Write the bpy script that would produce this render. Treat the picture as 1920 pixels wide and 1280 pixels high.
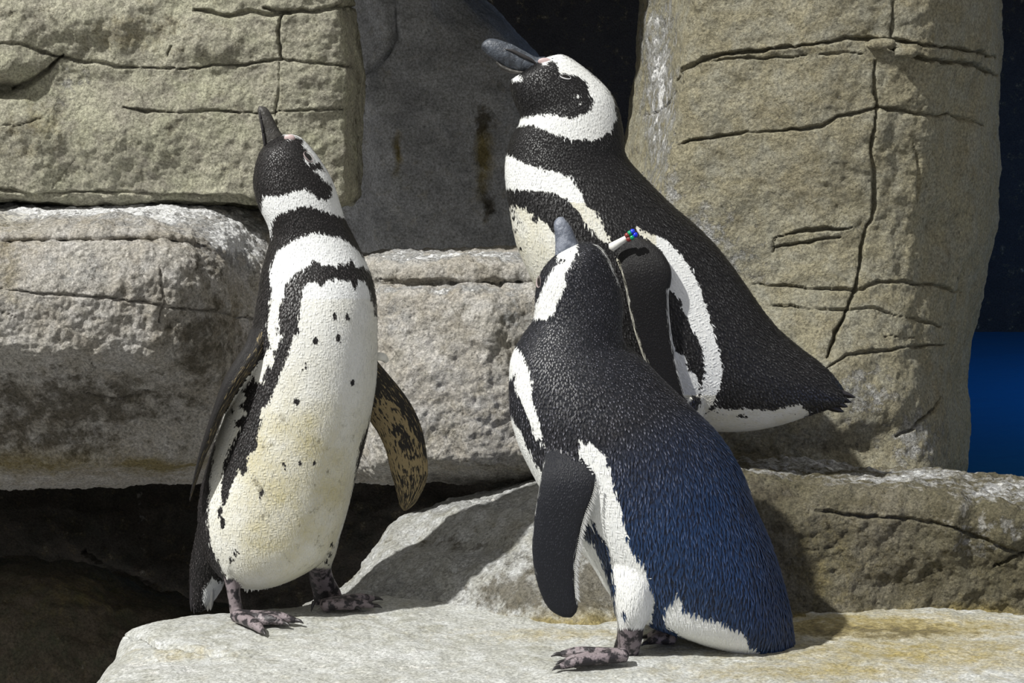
import bpy, math, random
import numpy as np
from mathutils import Vector, Matrix
from mathutils.kdtree import KDTree
from mathutils.bvhtree import BVHTree

S = bpy.context.scene
for o in list(bpy.data.objects):
    bpy.data.objects.remove(o)
random.seed(5)
rng = np.random.default_rng(5)

# ------------------------------------------------------------------ camera
W, H, FL = 1920, 1280, 85.0
F = FL / 36.0 * W
PITCH = math.radians(8.0)
CAM = np.array([0.0, -3.0, 0.80])
cd = bpy.data.cameras.new('camera'); cam = bpy.data.objects.new('camera', cd)
S.collection.objects.link(cam)
cam.location = CAM; cam.rotation_euler = (math.pi / 2 - PITCH, 0, 0)
cd.lens = FL; cd.sensor_width = 36.0; cd.clip_start = 0.05; cd.clip_end = 50
S.camera = cam

# ------------------------------------------------------------------ world, lamps, exposure
wd = bpy.data.worlds.new('World'); S.world = wd; wd.use_nodes = True
bg = wd.node_tree.nodes['Background']
bg.inputs[0].default_value = (1.0, 0.98, 0.95, 1); bg.inputs[1].default_value = 0.42

def sun(name, direction, strength, angle, col):
    l = bpy.data.lights.new(name, 'SUN'); l.energy = strength; l.angle = math.radians(angle); l.color = col
    o = bpy.data.objects.new(name, l); S.collection.objects.link(o)
    o.rotation_euler = Vector(direction).to_track_quat('-Z', 'Y').to_euler()
    return o
sun('sun', (0.54, 0.38, -0.80), 5.6, 1.4, (1.0, 0.985, 0.945))

def area(name, loc, target, size, power, col):
    l = bpy.data.lights.new(name, 'AREA'); l.energy = power; l.color = col; l.size = size; l.shape = 'DISK'
    o = bpy.data.objects.new(name, l); S.collection.objects.link(o)
    o.location = loc
    o.rotation_euler = (Vector(target) - Vector(loc)).to_track_quat('-Z', 'Y').to_euler()
    return o
area('pool_fill', (1.5, 2.2, 0.9), (1.5, 2.2, -0.1), 0.5, 6, (0.02, 0.36, 1.0))  # added unseen blue fill that brightens the water
bl_ = bpy.data.lights.new('blue_fill', 'SPOT'); bl_.energy = 26; bl_.color = (0.03, 0.22, 1.0); bl_.shadow_soft_size = 0.35  # added blue fill imitating a glass reflection at lower right
bl_.spot_size = math.radians(22); bl_.spot_blend = 0.8
bo_ = bpy.data.objects.new('blue_fill', bl_); S.collection.objects.link(bo_); bo_.location = (1.7, -1.2, 0.15)
bo_.rotation_euler = (Vector((0.36, 0.1, 0.08)) - bo_.location).to_track_quat('-Z', 'Y').to_euler()

S.view_settings.view_transform = 'Standard'
S.view_settings.look = 'None'
S.view_settings.gamma = 1.0
S.view_settings.use_curve_mapping = False
S.view_settings.exposure = 0.0

# ------------------------------------------------------------------ maths helpers
cp, sp = math.cos(PITCH), math.sin(PITCH)
def ray(px, py):
    u = (np.asarray(px, float) - W / 2) / F; v = -(np.asarray(py, float) - H / 2) / F
    return np.stack([u, cp + v * sp, -sp + v * cp], -1)      # camera looks +Y pitched down
def P(px, py, Y):
    d = ray(px, py); t = (np.asarray(Y, float) - CAM[1]) / d[..., 1]
    return CAM + d * t[..., None]
def G(px, py, z=0.0):
    d = ray(px, py); t = (z - CAM[2]) / d[..., 2]
    return CAM + d * t[..., None]
def proj(p):
    q = np.asarray(p) - CAM
    fwd = q[:, 1] * cp - q[:, 2] * sp; up = q[:, 1] * sp + q[:, 2] * cp
    return np.stack([q[:, 0] / fwd * F + W / 2, -up / fwd * F + H / 2], 1)

_perm = np.random.default_rng(11).permutation(256); _perm = np.concatenate([_perm, _perm, _perm])
_g = np.random.default_rng(12).normal(size=(256, 3)); _g /= np.linalg.norm(_g, axis=1)[:, None]
def pnoise(p):
    i = np.floor(p).astype(int); f = p - i; i &= 255
    w = f * f * f * (f * (f * 6 - 15) + 10)
    r = 0
    for dx in (0, 1):
        for dy in (0, 1):
            for dz in (0, 1):
                h = _perm[_perm[_perm[i[:, 0] + dx] + i[:, 1] + dy] + i[:, 2] + dz]
                dot = (_g[h] * (f - np.array([dx, dy, dz]))).sum(1)
                r = r + dot * (w[:, 0] if dx else 1 - w[:, 0]) * (w[:, 1] if dy else 1 - w[:, 1]) * (w[:, 2] if dz else 1 - w[:, 2])
    return r
def fbm(p, oc=4, gain=0.5, seed=0):
    a, r, s = 1.0, 0, 1.0
    for k in range(oc):
        r = r + a * pnoise(p * s + seed * 17.3 + k * 5.1); a *= gain; s *= 2.03
    return r

def pchip(x, y, xi):
    x = np.asarray(x, float); y = np.asarray(y, float)
    h = np.diff(x); sh = (slice(None),) + (None,) * (y.ndim - 1)
    d = np.diff(y, axis=0) / h[sh]
    m = np.zeros_like(y)
    if len(x) > 2:
        w1 = (2 * h[1:] + h[:-1])[sh]; w2 = (h[1:] + 2 * h[:-1])[sh]
        a, b = d[:-1], d[1:]
        ok = a * b > 0
        with np.errstate(divide='ignore', invalid='ignore'):
            hm = (w1 + w2) / (w1 / np.where(ok, a, 1) + w2 / np.where(ok, b, 1))
        m[1:-1] = np.where(ok, hm, 0)
    m[0] = d[0]; m[-1] = d[-1]
    k = np.clip(np.searchsorted(x, xi, 'right') - 1, 0, len(x) - 2)
    t = ((xi - x[k]) / h[k])[sh]; hh = h[k][sh]
    t2, t3 = t * t, t * t * t
    return (2*t3 - 3*t2 + 1) * y[k] + (t3 - 2*t2 + t) * hh * m[k] + (-2*t3 + 3*t2) * y[k+1] + (t3 - t2) * hh * m[k+1]
def cat(x, y, xi):
    x = np.asarray(x, float); y = np.asarray(y, float); m = np.zeros_like(y)
    m[1:-1] = (y[2:] - y[:-2]) / (x[2:] - x[:-2])[(slice(None),) + (None,) * (y.ndim - 1)]
    m[0] = (y[1] - y[0]) / (x[1] - x[0]); m[-1] = (y[-1] - y[-2]) / (x[-1] - x[-2])
    sh = (slice(None),) + (None,) * (y.ndim - 1); h = np.diff(x)
    k = np.clip(np.searchsorted(x, xi, 'right') - 1, 0, len(x) - 2)
    t = ((xi - x[k]) / h[k])[sh]; hh = h[k][sh]; t2, t3 = t * t, t * t * t
    return (2*t3 - 3*t2 + 1) * y[k] + (t3 - 2*t2 + t) * hh * m[k] + (-2*t3 + 3*t2) * y[k+1] + (t3 - t2) * hh * m[k+1]

def seg_dist(q, pts, closed=False):
    pts = np.asarray(pts, float); a = pts if closed else pts[:-1]; b = np.roll(pts, -1, 0) if closed else pts[1:]
    best = np.full(len(q), 1e9)
    for s, e in zip(a, b):
        v = e - s; l = (v * v).sum() + 1e-9
        t = np.clip(((q - s) @ v) / l, 0, 1)
        d = np.hypot(q[:, 0] - s[0] - t * v[0], q[:, 1] - s[1] - t * v[1])
        best = np.minimum(best, d)
    return best
def poly_sd(q, pts):
    pts = np.asarray(pts, float); d = seg_dist(q, pts, True)
    ins = np.zeros(len(q), bool); n = len(pts)
    for i in range(n):
        x1, y1 = pts[i]; x2, y2 = pts[(i + 1) % n]
        c = ((y1 > q[:, 1]) != (y2 > q[:, 1]))
        if c.any():
            xs = (x2 - x1) * (q[:, 1] - y1) / (y2 - y1 if y2 != y1 else 1e-9) + x1
            ins ^= c & (q[:, 0] < xs)
    return np.where(ins, d, -d)

# ------------------------------------------------------------------ mesh helpers
def mesh_obj(name, v, f, mat, parent=None, smooth=True):
    me = bpy.data.meshes.new(name)
    me.from_pydata(np.asarray(v, float).tolist() if len(v) < 2000 else np.asarray(v, float), [], f if isinstance(f, list) else np.asarray(f))
    me.update()
    if smooth: me.polygons.foreach_set('use_smooth', np.ones(len(me.polygons), bool))
    if mat: me.materials.append(mat)
    o = bpy.data.objects.new(name, me); S.collection.objects.link(o)
    if parent is not None: attach(o, parent)
    return o
def attach(o, parent):
    o.parent = parent
    if parent.type == 'EMPTY': o.matrix_parent_inverse = Matrix.Translation(-Vector(parent.location))
def grid_faces(m, n, wrap=False):
    i = np.arange(m - 1)[:, None]; nn = n if wrap else n - 1
    j = np.arange(nn)[None, :]; j2 = (j + 1) % n
    return np.stack([i * n + j, i * n + j2, (i + 1) * n + j2, (i + 1) * n + j], -1).reshape(-1, 4)
def add_attr(me, name, typ, data):
    a = me.attributes.new(name, typ, 'POINT')
    key = {'FLOAT': 'value', 'FLOAT_VECTOR': 'vector', 'FLOAT_COLOR': 'color'}[typ]
    a.data.foreach_set(key, np.asarray(data, np.float32).ravel())
def empty(name, loc, label, cat, group=None):
    o = bpy.data.objects.new(name, None); S.collection.objects.link(o)
    o.location = loc; o['label'] = label; o['category'] = cat
    if group: o['group'] = group
    return o
def tag(o, label, cat, group=None, kind=None):
    o['label'] = label; o['category'] = cat
    if group: o['group'] = group
    if kind: o['kind'] = kind

# ------------------------------------------------------------------ materials
class NT:
    def __init__(s, name):
        s.m = bpy.data.materials.new(name); s.m.use_nodes = True; s.t = s.m.node_tree
        s.b = s.t.nodes['Principled BSDF']
    def n(s, typ, **kw):
        x = s.t.nodes.new(typ)
        for k, v in kw.items():
            if k.startswith('_'): setattr(x, k[1:], v)
            else:
                key = int(k[1:]) if k[0] == 'i' and k[1:].isdigit() else k.replace('_', ' ')
                if hasattr(v, 'is_linked') or isinstance(v, bpy.types.NodeSocket): s.t.links.new(v, x.inputs[key])
                else: x.inputs[key].default_value = v
        return x
    def noise(s, vec, scale, detail=4, rough=0.55, dist=0.0):
        x = s.n('ShaderNodeTexNoise', Vector=vec); x.inputs['Scale'].default_value = scale
        x.inputs['Detail'].default_value = detail; x.inputs['Roughness'].default_value = rough; x.inputs['Distortion'].default_value = dist
        return x.outputs['Fac']
    def ramp(s, fac, a, b, ca=0.0, cb=1.0):
        x = s.n('ShaderNodeMapRange', Value=fac); x.inputs['From Min'].default_value = a; x.inputs['From Max'].default_value = b
        x.inputs['To Min'].default_value = ca; x.inputs['To Max'].default_value = cb
        return x.outputs['Result']
    def mix(s, fac, a, b, mode='MIX'):
        x = s.t.nodes.new('ShaderNodeMix'); x.data_type = 'RGBA'; x.blend_type = mode
        for sock, v in ((x.inputs[0], fac), (x.inputs[6], a), (x.inputs[7], b)):
            if isinstance(v, bpy.types.NodeSocket): s.t.links.new(v, sock)
            elif isinstance(v, (int, float)): sock.default_value = v
            else: sock.default_value = (*v, 1) if len(v) == 3 else v
        return x.outputs[2]
    def math(s, op, a, b=0.0, c=None):
        x = s.t.nodes.new('ShaderNodeMath'); x.operation = op
        for k, v in enumerate((a, b) if c is None else (a, b, c)):
            if isinstance(v, bpy.types.NodeSocket): s.t.links.new(v, x.inputs[k])
            else: x.inputs[k].default_value = v
        return x.outputs[0]
    def attr(s, name):
        x = s.t.nodes.new('ShaderNodeAttribute'); x.attribute_name = name; return x
    def out(s, col, rough, normal=None, spec=0.5):
        for k, v in (('Base Color', col), ('Roughness', rough), ('Normal', normal), ('Specular IOR Level', spec)):
            if v is None: continue
            if isinstance(v, bpy.types.NodeSocket): s.t.links.new(v, s.b.inputs[k])
            else: s.b.inputs[k].default_value = (*v, 1) if isinstance(v, tuple) else v
        return s.m
    def bump(s, h, strength, dist, normal=None):
        x = s.n('ShaderNodeBump', Height=h); x.inputs['Strength'].default_value = strength; x.inputs['Distance'].default_value = dist
        if normal is not None: s.t.links.new(normal, x.inputs['Normal'])
        return x.outputs['Normal']

def rock_mat(name, c1, c2, c3, grit=1.0, rough=0.8, grain=1.0):
    t = NT(name); v = t.n('ShaderNodeTexCoord').outputs['Object']
    big = t.ramp(t.noise(v, 7, 5, 0.6, 0.6), 0.36, 0.64)
    col = t.mix(big, c1, c2)
    med = t.ramp(t.noise(v, 26, 6, 0.65, 0.4), 0.42, 0.68)
    col = t.mix(med, col, c3)
    stn = t.attr('stain_shading'); sep = t.n('ShaderNodeSeparateColor', Color=stn.outputs['Color'])
    nz = t.noise(v, 45, 6, 0.7)
    def st(ch, lo):
        return t.ramp(t.math('ADD', sep.outputs[ch], t.ramp(nz, 0.3, 0.7, -0.45, 0.45)), lo, lo + 0.45)
    col = t.mix(st(0, 0.3), col, (0.63, 0.635, 0.64))
    och_ = t.math('MULTIPLY', t.ramp(t.math('ADD', sep.outputs[1], t.ramp(nz, 0.3, 0.7, -0.35, 0.35)), .1, .95), .9)
    col = t.mix(och_, col, (0.27, 0.215, 0.075))
    col = t.mix(t.math('MULTIPLY', st(2, 0.35), 0.8), col, (0.085, 0.072, 0.045))
    sp_ = t.noise(v, 240, 5, 0.7)
    col = t.mix(1.0, col, t.n('ShaderNodeCombineColor', Red=t.ramp(sp_, 0.32, 0.68, 0.52, 1.6), Green=t.ramp(sp_, 0.32, 0.68, 0.52, 1.6), Blue=t.ramp(sp_, 0.32, 0.68, 0.50, 1.6)).outputs[0], 'MULTIPLY')
    h1 = t.noise(v, 60, 8, 0.66, 0.3)
    h2 = t.noise(v, 210 * grain, 5, 0.72)
    vor = t.n('ShaderNodeTexVoronoi', Vector=v); vor.inputs['Scale'].default_value = 110 * grain
    h3 = t.ramp(vor.outputs['Distance'], 0.0, 0.35)
    sv = t.n('ShaderNodeVectorMath', _operation='MULTIPLY', i0=v, i1=(30, 40, 150)); h4 = t.ramp(t.noise(sv.outputs[0], 1.0, 5, .7, .4), .30, .44)
    calm = t.ramp(st(0, .3), 0, 1, 1.0, .45)
    h1 = t.math('MULTIPLY', h1, calm); h2 = t.math('MULTIPLY', h2, calm); h4 = t.math('MULTIPLY', h4, calm)
    n = t.bump(h4, min(1, .35 * grit), .004)
    n = t.bump(h1, min(1, 0.8 * grit), 0.016, n)
    n = t.bump(h2, min(1, 0.8 * grit), 0.0075, n)
    n = t.bump(h3, min(1, 0.35 * grit), 0.0035, n)
    return t.out(col, rough, n, 0.35)

M_wall = rock_mat('rock_wall', (0.44, 0.435, 0.315), (0.52, 0.50, 0.395), (0.36, 0.34, 0.275), 1.0)
M_ledge = rock_mat('rock_ledge', (0.58, 0.555, 0.505), (0.44, 0.40, 0.335), (0.64, 0.62, 0.59), 1.15)
M_pillar = rock_mat('rock_pillar', (0.31, 0.285, 0.195), (0.25, 0.225, 0.15), (0.30, 0.29, 0.23), 0.9)
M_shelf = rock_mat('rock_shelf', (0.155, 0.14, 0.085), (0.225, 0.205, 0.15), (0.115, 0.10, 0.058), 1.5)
M_slab = rock_mat('rock_slab', (0.38, 0.385, 0.365), (0.30, 0.30, 0.265), (0.47, 0.48, 0.475), 0.36, 0.5)
M_boulder = rock_mat('rock_boulder', (0.43, 0.435, 0.42), (0.32, 0.315, 0.28), (0.53, 0.54, 0.545), 0.8, 0.42)
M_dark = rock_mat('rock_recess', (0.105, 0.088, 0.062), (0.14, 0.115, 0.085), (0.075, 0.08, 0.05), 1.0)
M_gap_shade = rock_mat('rock_gap_shade', (0.05, 0.043, 0.036), (0.065, 0.055, 0.045), (0.035, 0.035, 0.028), 1.0)  # darker copy of the recess rock, shade put into its colour
M_back = rock_mat('rock_back', (0.46, 0.47, 0.49), (0.36, 0.37, 0.39), (0.56, 0.57, 0.59), 0.3)

def plain(name, col, rough=0.6, spec=0.5, metal=0.0):
    t = NT(name); v = t.n('ShaderNodeTexCoord').outputs['Object']
    f = t.ramp(t.noise(v, 120, 4), 0.3, 0.7, 0.85, 1.12)
    c = t.mix(1.0, col, t.n('ShaderNodeCombineColor', Red=f, Green=f, Blue=f).outputs[0], 'MULTIPLY')
    t.b.inputs['Metallic'].default_value = metal
    return t.out(c, rough, None, spec)

# ------------------------------------------------------------------ rocks
def rock(name, net, step, mat, label, amps=((6.0, .010), (22.0, .004), (70.0, .0016)), cracks=(), bumps=(), stains_shading=(), seed=0, smooth_rows=True, world=False, kind=None, cat='rock'):
    net = np.asarray(net, float)
    C = net if world else P(net[..., 0], net[..., 1], net[..., 2])
    def resample(C, axis):
        A = np.moveaxis(C, axis, 0)
        d = np.linalg.norm(np.diff(A, axis=0), axis=-1)
        d = d.reshape(d.shape[0], -1).mean(1) + 1e-5
        x = np.concatenate([[0], np.cumsum(d)]); m = max(8, int(x[-1] / step))
        return np.moveaxis(pchip(x, A, np.linspace(0, x[-1], m)), 0, axis)
    V = resample(resample(C, 0), 1)
    m, n = V.shape[:2]
    du = np.gradient(V, axis=0); dv = np.gradient(V, axis=1)
    N = np.cross(du, dv); N /= np.linalg.norm(N, axis=-1)[..., None] + 1e-12
    V = V.reshape(-1, 3); N = N.reshape(-1, 3)
    view = CAM - V
    if ((N * view).sum(1) > 0).mean() < 0.5: N = -N; flip = True
    else: flip = False
    d = np.zeros(len(V))
    for fr, am in amps: d = d + am * fbm(V * fr, 3, 0.5, seed) * 1.6
    q = proj(V)
    q2 = q + 5 * np.stack([pnoise(V * 30 + 3), pnoise(V * 30 + 9)], 1) + 9 * np.stack([pnoise(V * 11 + 5), pnoise(V * 11 + 7)], 1)
    q3 = q2 + 3.5 * np.stack([pnoise(V * 80 + 3), pnoise(V * 80 + 9)], 1)
    for (pts, wid, dep) in cracks:
        pts = np.asarray(pts, float); near = (q3[:, 0] > pts[:, 0].min() - 40) & (q3[:, 0] < pts[:, 0].max() + 40) & (q3[:, 1] > pts[:, 1].min() - 40) & (q3[:, 1] < pts[:, 1].max() + 40)
        if not near.any(): continue
        Vn = V[near]; dist = seg_dist(q3[near], pts)
        ed_ = np.minimum(np.hypot(*(q3[near] - pts[0]).T), np.hypot(*(q3[near] - pts[-1]).T))
        wv = wid * (0.62 + 0.9 * pnoise(Vn * 22 + 31) + .5 * pnoise(Vn * 60 + 11)) * np.clip(.35 + ed_ / 45, 0, 1)
        g = np.clip(1 - dist / np.maximum(wv, 0.8), 0, 1)
        d[near] -= dep * g ** 0.75 * (.8 + .8 * pnoise(Vn * 18 + 51))
        rim = np.exp(-((dist - wv * 1.5) / (wid * 1.3)) ** 2)      # broken, raised lips
        d[near] += dep * .16 * rim * pnoise(Vn * 45 + 71)
    for (bx, by, rx, ry, am) in bumps:
        d = d + am * np.exp(-((q[:, 0] - bx) / rx) ** 2 - ((q[:, 1] - by) / ry) ** 2)
    V = V + N * d[:, None]
    f = grid_faces(m, n)
    if not flip: f = f
    else: f = f[:, ::-1]
    o = mesh_obj(name, V, f, mat)
    st = np.zeros((len(V), 4)); st[:, 3] = 1
    for (ch, bx, by, rx, ry, am) in stains_shading:  # stains, plus lit and shaded areas painted into the colour
        e = np.exp(-((q2[:, 0] - bx) / rx) ** 2 - ((q2[:, 1] - by) / ry) ** 2) * am
        st[:, ch] = np.maximum(st[:, ch], e)
    add_attr(o.data, 'stain_shading', 'FLOAT_COLOR', st)
    tag(o, label, cat, kind=kind or ('structure' if name in ('rock_wall', 'rock_slab') else 'thing'))
    return o

# --- upper left rock wall
ys = [-460, 0, 60, 100, 150, 250, 330, 362, 378, 372]
edge = [650, 656, 664, 668, 672, 670, 669, 667, 660, 655]
net = []
for c in range(10):
    col = []
    for r, (y, e) in enumerate(zip(ys, edge)):
        x = [-900, 0, 140, 290, 430, 560, e - 60, e - 22, e, e - 4][c]
        Y = [.70, .70, .72, .72, .71, .71, .715, .725, .86, 1.5][c]
        if r == len(ys) - 1 and c < 8: Y = 1.2
        if r == len(ys) - 2: Y += .02
        col.append((x, y, Y))
    net.append(col)
rock('rock_wall', net, .0020, M_wall, 'upright tan rock wall with a long crack, standing on the pale left ledge', seed=1,
     amps=((5.0, .010), (18.0, .005), (60.0, .0022)),
     cracks=[([(-20, 76), (40, 84), (100, 106), (180, 116), (250, 127), (300, 127), (345, 130), (400, 122), (470, 116), (520, 112), (600, 120), (665, 128)], 5, .014),
             ([(527, 30), (521, 60), (529, 110)], 6, .022), ([(525, 112), (519, 170), (522, 250)], 3, .009),
             ([(365, 20), (420, 28), (470, 20), (505, 30), (560, 22), (640, 14), (690, 10)], 7, .018),
             ([(490, 12), (540, 30)], 8, .02), ([(220, 198), (280, 205), (340, 214), (410, 206), (480, 210), (530, 210), (650, 205)], 4.5, .011),
             ([(-10, 232), (40, 233), (75, 222)], 3, .006), ([(95, 350), (140, 300)], 4, .004),
             ([(-20, 352), (60, 362), (180, 358), (300, 366), (480, 372)], 7, .012), ([(112, 104), (90, 135), (60, 160), (20, 170)], 10, .03), ([(322, 86), (316, 106)], 9, .018)],
     bumps=[(10, 120, 60, 30, .018), (0, 168, 40, 14, -.05), (180, 250, 170, 60, .02), (150, 40, 120, 40, .015), (400, 70, 60, 40, .012)],
     stains_shading=[(1, 70, 240, 60, 50, .32), (0, 130, 160, 60, 60, .3), (2, 330, 240, 60, 25, .38), (2, 320, 60, 50, 40, .35), (1, 250, 60, 80, 50, .3), (2, 60, 60, 70, 40, .3), (2, 668, 250, 10, 400, .5)])  # last dark strip paints shade on the right-hand side facet

# --- left ledge
def colrow(x, prof, dy=0): return [(x, a, b) for a, b in prof]
LP = lambda e, f0: [(374, .95), (382, .80), (404, .62), (424 + e, .495 + f0), (433 + e, .458 + f0), (445 + e, .440 + f0), (452 + e, .447 + f0), (459 + e, .424 + f0), (480 + e, .408 + f0)]
low = [(550, .385), (640, .39), (700, .44), (800, .49), (870, .53), (903, .59), (906, 1.0)]
net = [colrow(-900, LP(0, 0) + low), colrow(-170, LP(0, 0) + low), colrow(0, LP(0, 0) + low),
       colrow(130, LP(-1, -.005) + [(552, .38), (642, .385), (700, .43), (800, .485), (870, .53), (898, .59), (902, 1.0)]),
       colrow(250, LP(-3, 0) + [(552, .39), (650, .395), (705, .44), (800, .49), (868, .53), (893, .6), (900, 1.0)]),
       colrow(350, [(376, .95), (384, .80), (406, .64), (426, .525), (437, .490), (448, .472), (455, .474), (464, .452), (486, .435), (560, .415), (660, .425), (715, .455), (800, .495), (862, .54), (890, .61), (898, 1.0)]),
       colrow(425, [(379, .95), (388, .82), (416, .69), (446, .585), (462, .548), (474, .530), (482, .526), (492, .505), (515, .490), (575, .47), (660, .475), (725, .49), (800, .52), (858, .56), (887, .63), (896, 1.0)]),
       colrow(462, [(382, .95), (392, .84), (430, .74), (470, .665), (490, .635), (504, .618), (514, .612), (526, .60), (548, .59), (600, .575), (670, .575), (735, .585), (800, .605), (855, .63), (885, .68), (894, 1.0)]),
       colrow(500, [(385, .97), (396, .86), (445, .76), (488, .70), (505, .675), (520, .662), (530, .655), (540, .648), (560, .635), (610, .62), (680, .62), (740, .625), (800, .64), (855, .66), (885, .71), (893, 1.0)]),
       colrow(590, [(390, .98), (400, .90), (452, .82), (498, .765), (514, .745), (527, .732), (537, .726), (547, .72), (566, .71), (615, .69), (680, .69), (740, .695), (800, .70), (855, .72), (885, .76), (892, 1.0)])]
rock('rock_ledge', net, .0020, M_ledge, 'broad rounded rock ledge with pale top under the tan rock wall', seed=2,
     amps=((5.0, .008), (18.0, .005), (60.0, .003), (130.0, .0012)),
     cracks=[([(-20, 544), (60, 546), (130, 553), (200, 558), (260, 563), (305, 570), (360, 578), (410, 585), (480, 596), (520, 598)], 4.5, .010),
             ([(-20, 452), (60, 453), (150, 450), (250, 449), (330, 452), (390, 462)], 4, .006), ([(295, 500), (310, 560), (300, 600)], 6, .008), ([(-10, 585), (30, 600)], 5, .01),
             ([(55, 745), (100, 738), (160, 745)], 6, .006), ([(170, 675), (180, 692)], 7, .012), ([(150, 735), (230, 742), (280, 730)], 5, .006)],
     bumps=[(330, 520, 40, 60, .010), (200, 420, 120, 20, .012), (150, 850, 140, 25, .012), (330, 855, 60, 22, .014)],
     stains_shading=[(0, 200, 385, 420, 40, 1.1), (0, 440, 440, 70, 50, 1.1), (0, 470, 480, 25, 30, .8), (0, 130, 500, 130, 40, .35), (1, 0, 420, 70, 22, .5), (1, 10, 520, 30, 90, .4), (2, 390, 500, 55, 40, .7), (2, 130, 755, 260, 75, .85),
             (2, 330, 760, 90, 90, .55), (2, 80, 810, 200, 50, .7), (1, 300, 868, 100, 16, 1.2), (1, 60, 855, 160, 28, .9), (2, 390, 640, 90, 120, .8), (1, 460, 560, 40, 60, .35)])  # dark tones paint shade under the overhang and on the right facet

# --- middle ledge
base = [(468, 1.0), (477, .66), (483, .525), (497, .487), (520, .482), (531, .490), (539, .462), (560, .437), (650, .418), (780, .398), (855, .398), (880, .425), (889, .85)]
net = []
for x, off, dy in ((540, .26, 30), (640, .20, 18), (686, .10, 10), (712, .03, 4), (800, .0, 0), (900, -.01, -1), (1000, 0, 0), (1110, .0, 0), (1260, .03, 0)):
    col = []
    for (a, b) in base:
        col.append((x, a + dy * (1 if a < 500 else .3), b + off * (1 if b < .8 else .2)))
    net.append(col)
rock('rock_ledge', net, .0026, M_ledge, 'square grey rock ledge behind the two flanking penguins, dark gap below', seed=3,
     amps=((6.0, .007), (20.0, .005), (60.0, .003), (130.0, .0012)),
     cracks=[([(700, 524), (760, 533), (830, 535), (900, 534), (1010, 533)], 3.5, .012), ([(690, 545), (760, 552)], 3, .004)],
     bumps=[(800, 700, 60, 60, .008), (910, 620, 40, 40, .008)],
     stains_shading=[(0, 960, 580, 40, 60, .55), (0, 850, 482, 200, 9, .9), (0, 800, 545, 200, 10, .6), (0, 740, 600, 40, 40, .4), (2, 810, 600, 30, 30, .45), (2, 960, 700, 30, 90, .4), (1, 850, 878, 160, 8, .4), (2, 930, 870, 60, 16, .5), (1, 760, 820, 60, 30, .25)])

# --- right pillar
rows = [-400, 0, 100, 200, 300, 400, 520, 600, 690, 800, 862, 905]
xl = [1204, 1200, 1197, 1188, 1172, 1165, 1165, 1170, 1180, 1190, 1200, 1200]
x1 = [1306, 1300, 1293, 1280, 1262, 1240, 1250, 1260, 1270, 1280, 1290, 1290]
xr = [1868, 1868, 1868, 1862, 1863, 1860, 1840, 1820, 1808, 1812, 1808, 1796]
x2 = [1755, 1755, 1750, 1745, 1735, 1725, 1715, 1700, 1690, 1700, 1720, 1730]
dY = [0, 0, 0, 0, 0, 0, -.01, -.03, -.06, -.09, -.10, -.10]
net = []
for c in range(12):
    col = []
    for r, y in enumerate(rows):
        x = [xl[r] + 10, xl[r], xl[r] * .5 + x1[r] * .5, x1[r] - 8, x1[r] + 12, x1[r] + 150, 1560, x2[r] - 15, x2[r] + 12, x2[r] * .45 + xr[r] * .55, xr[r], xr[r] - 14][c]
        Y = [1.5, .98, .79, .585, .565, .53, .50, .525, .545, .61, .80, 1.5][c]
        col.append((x, y, Y + dY[r] * (1 if 2 < c < 10 else .3)))
    net.append(col)
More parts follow.
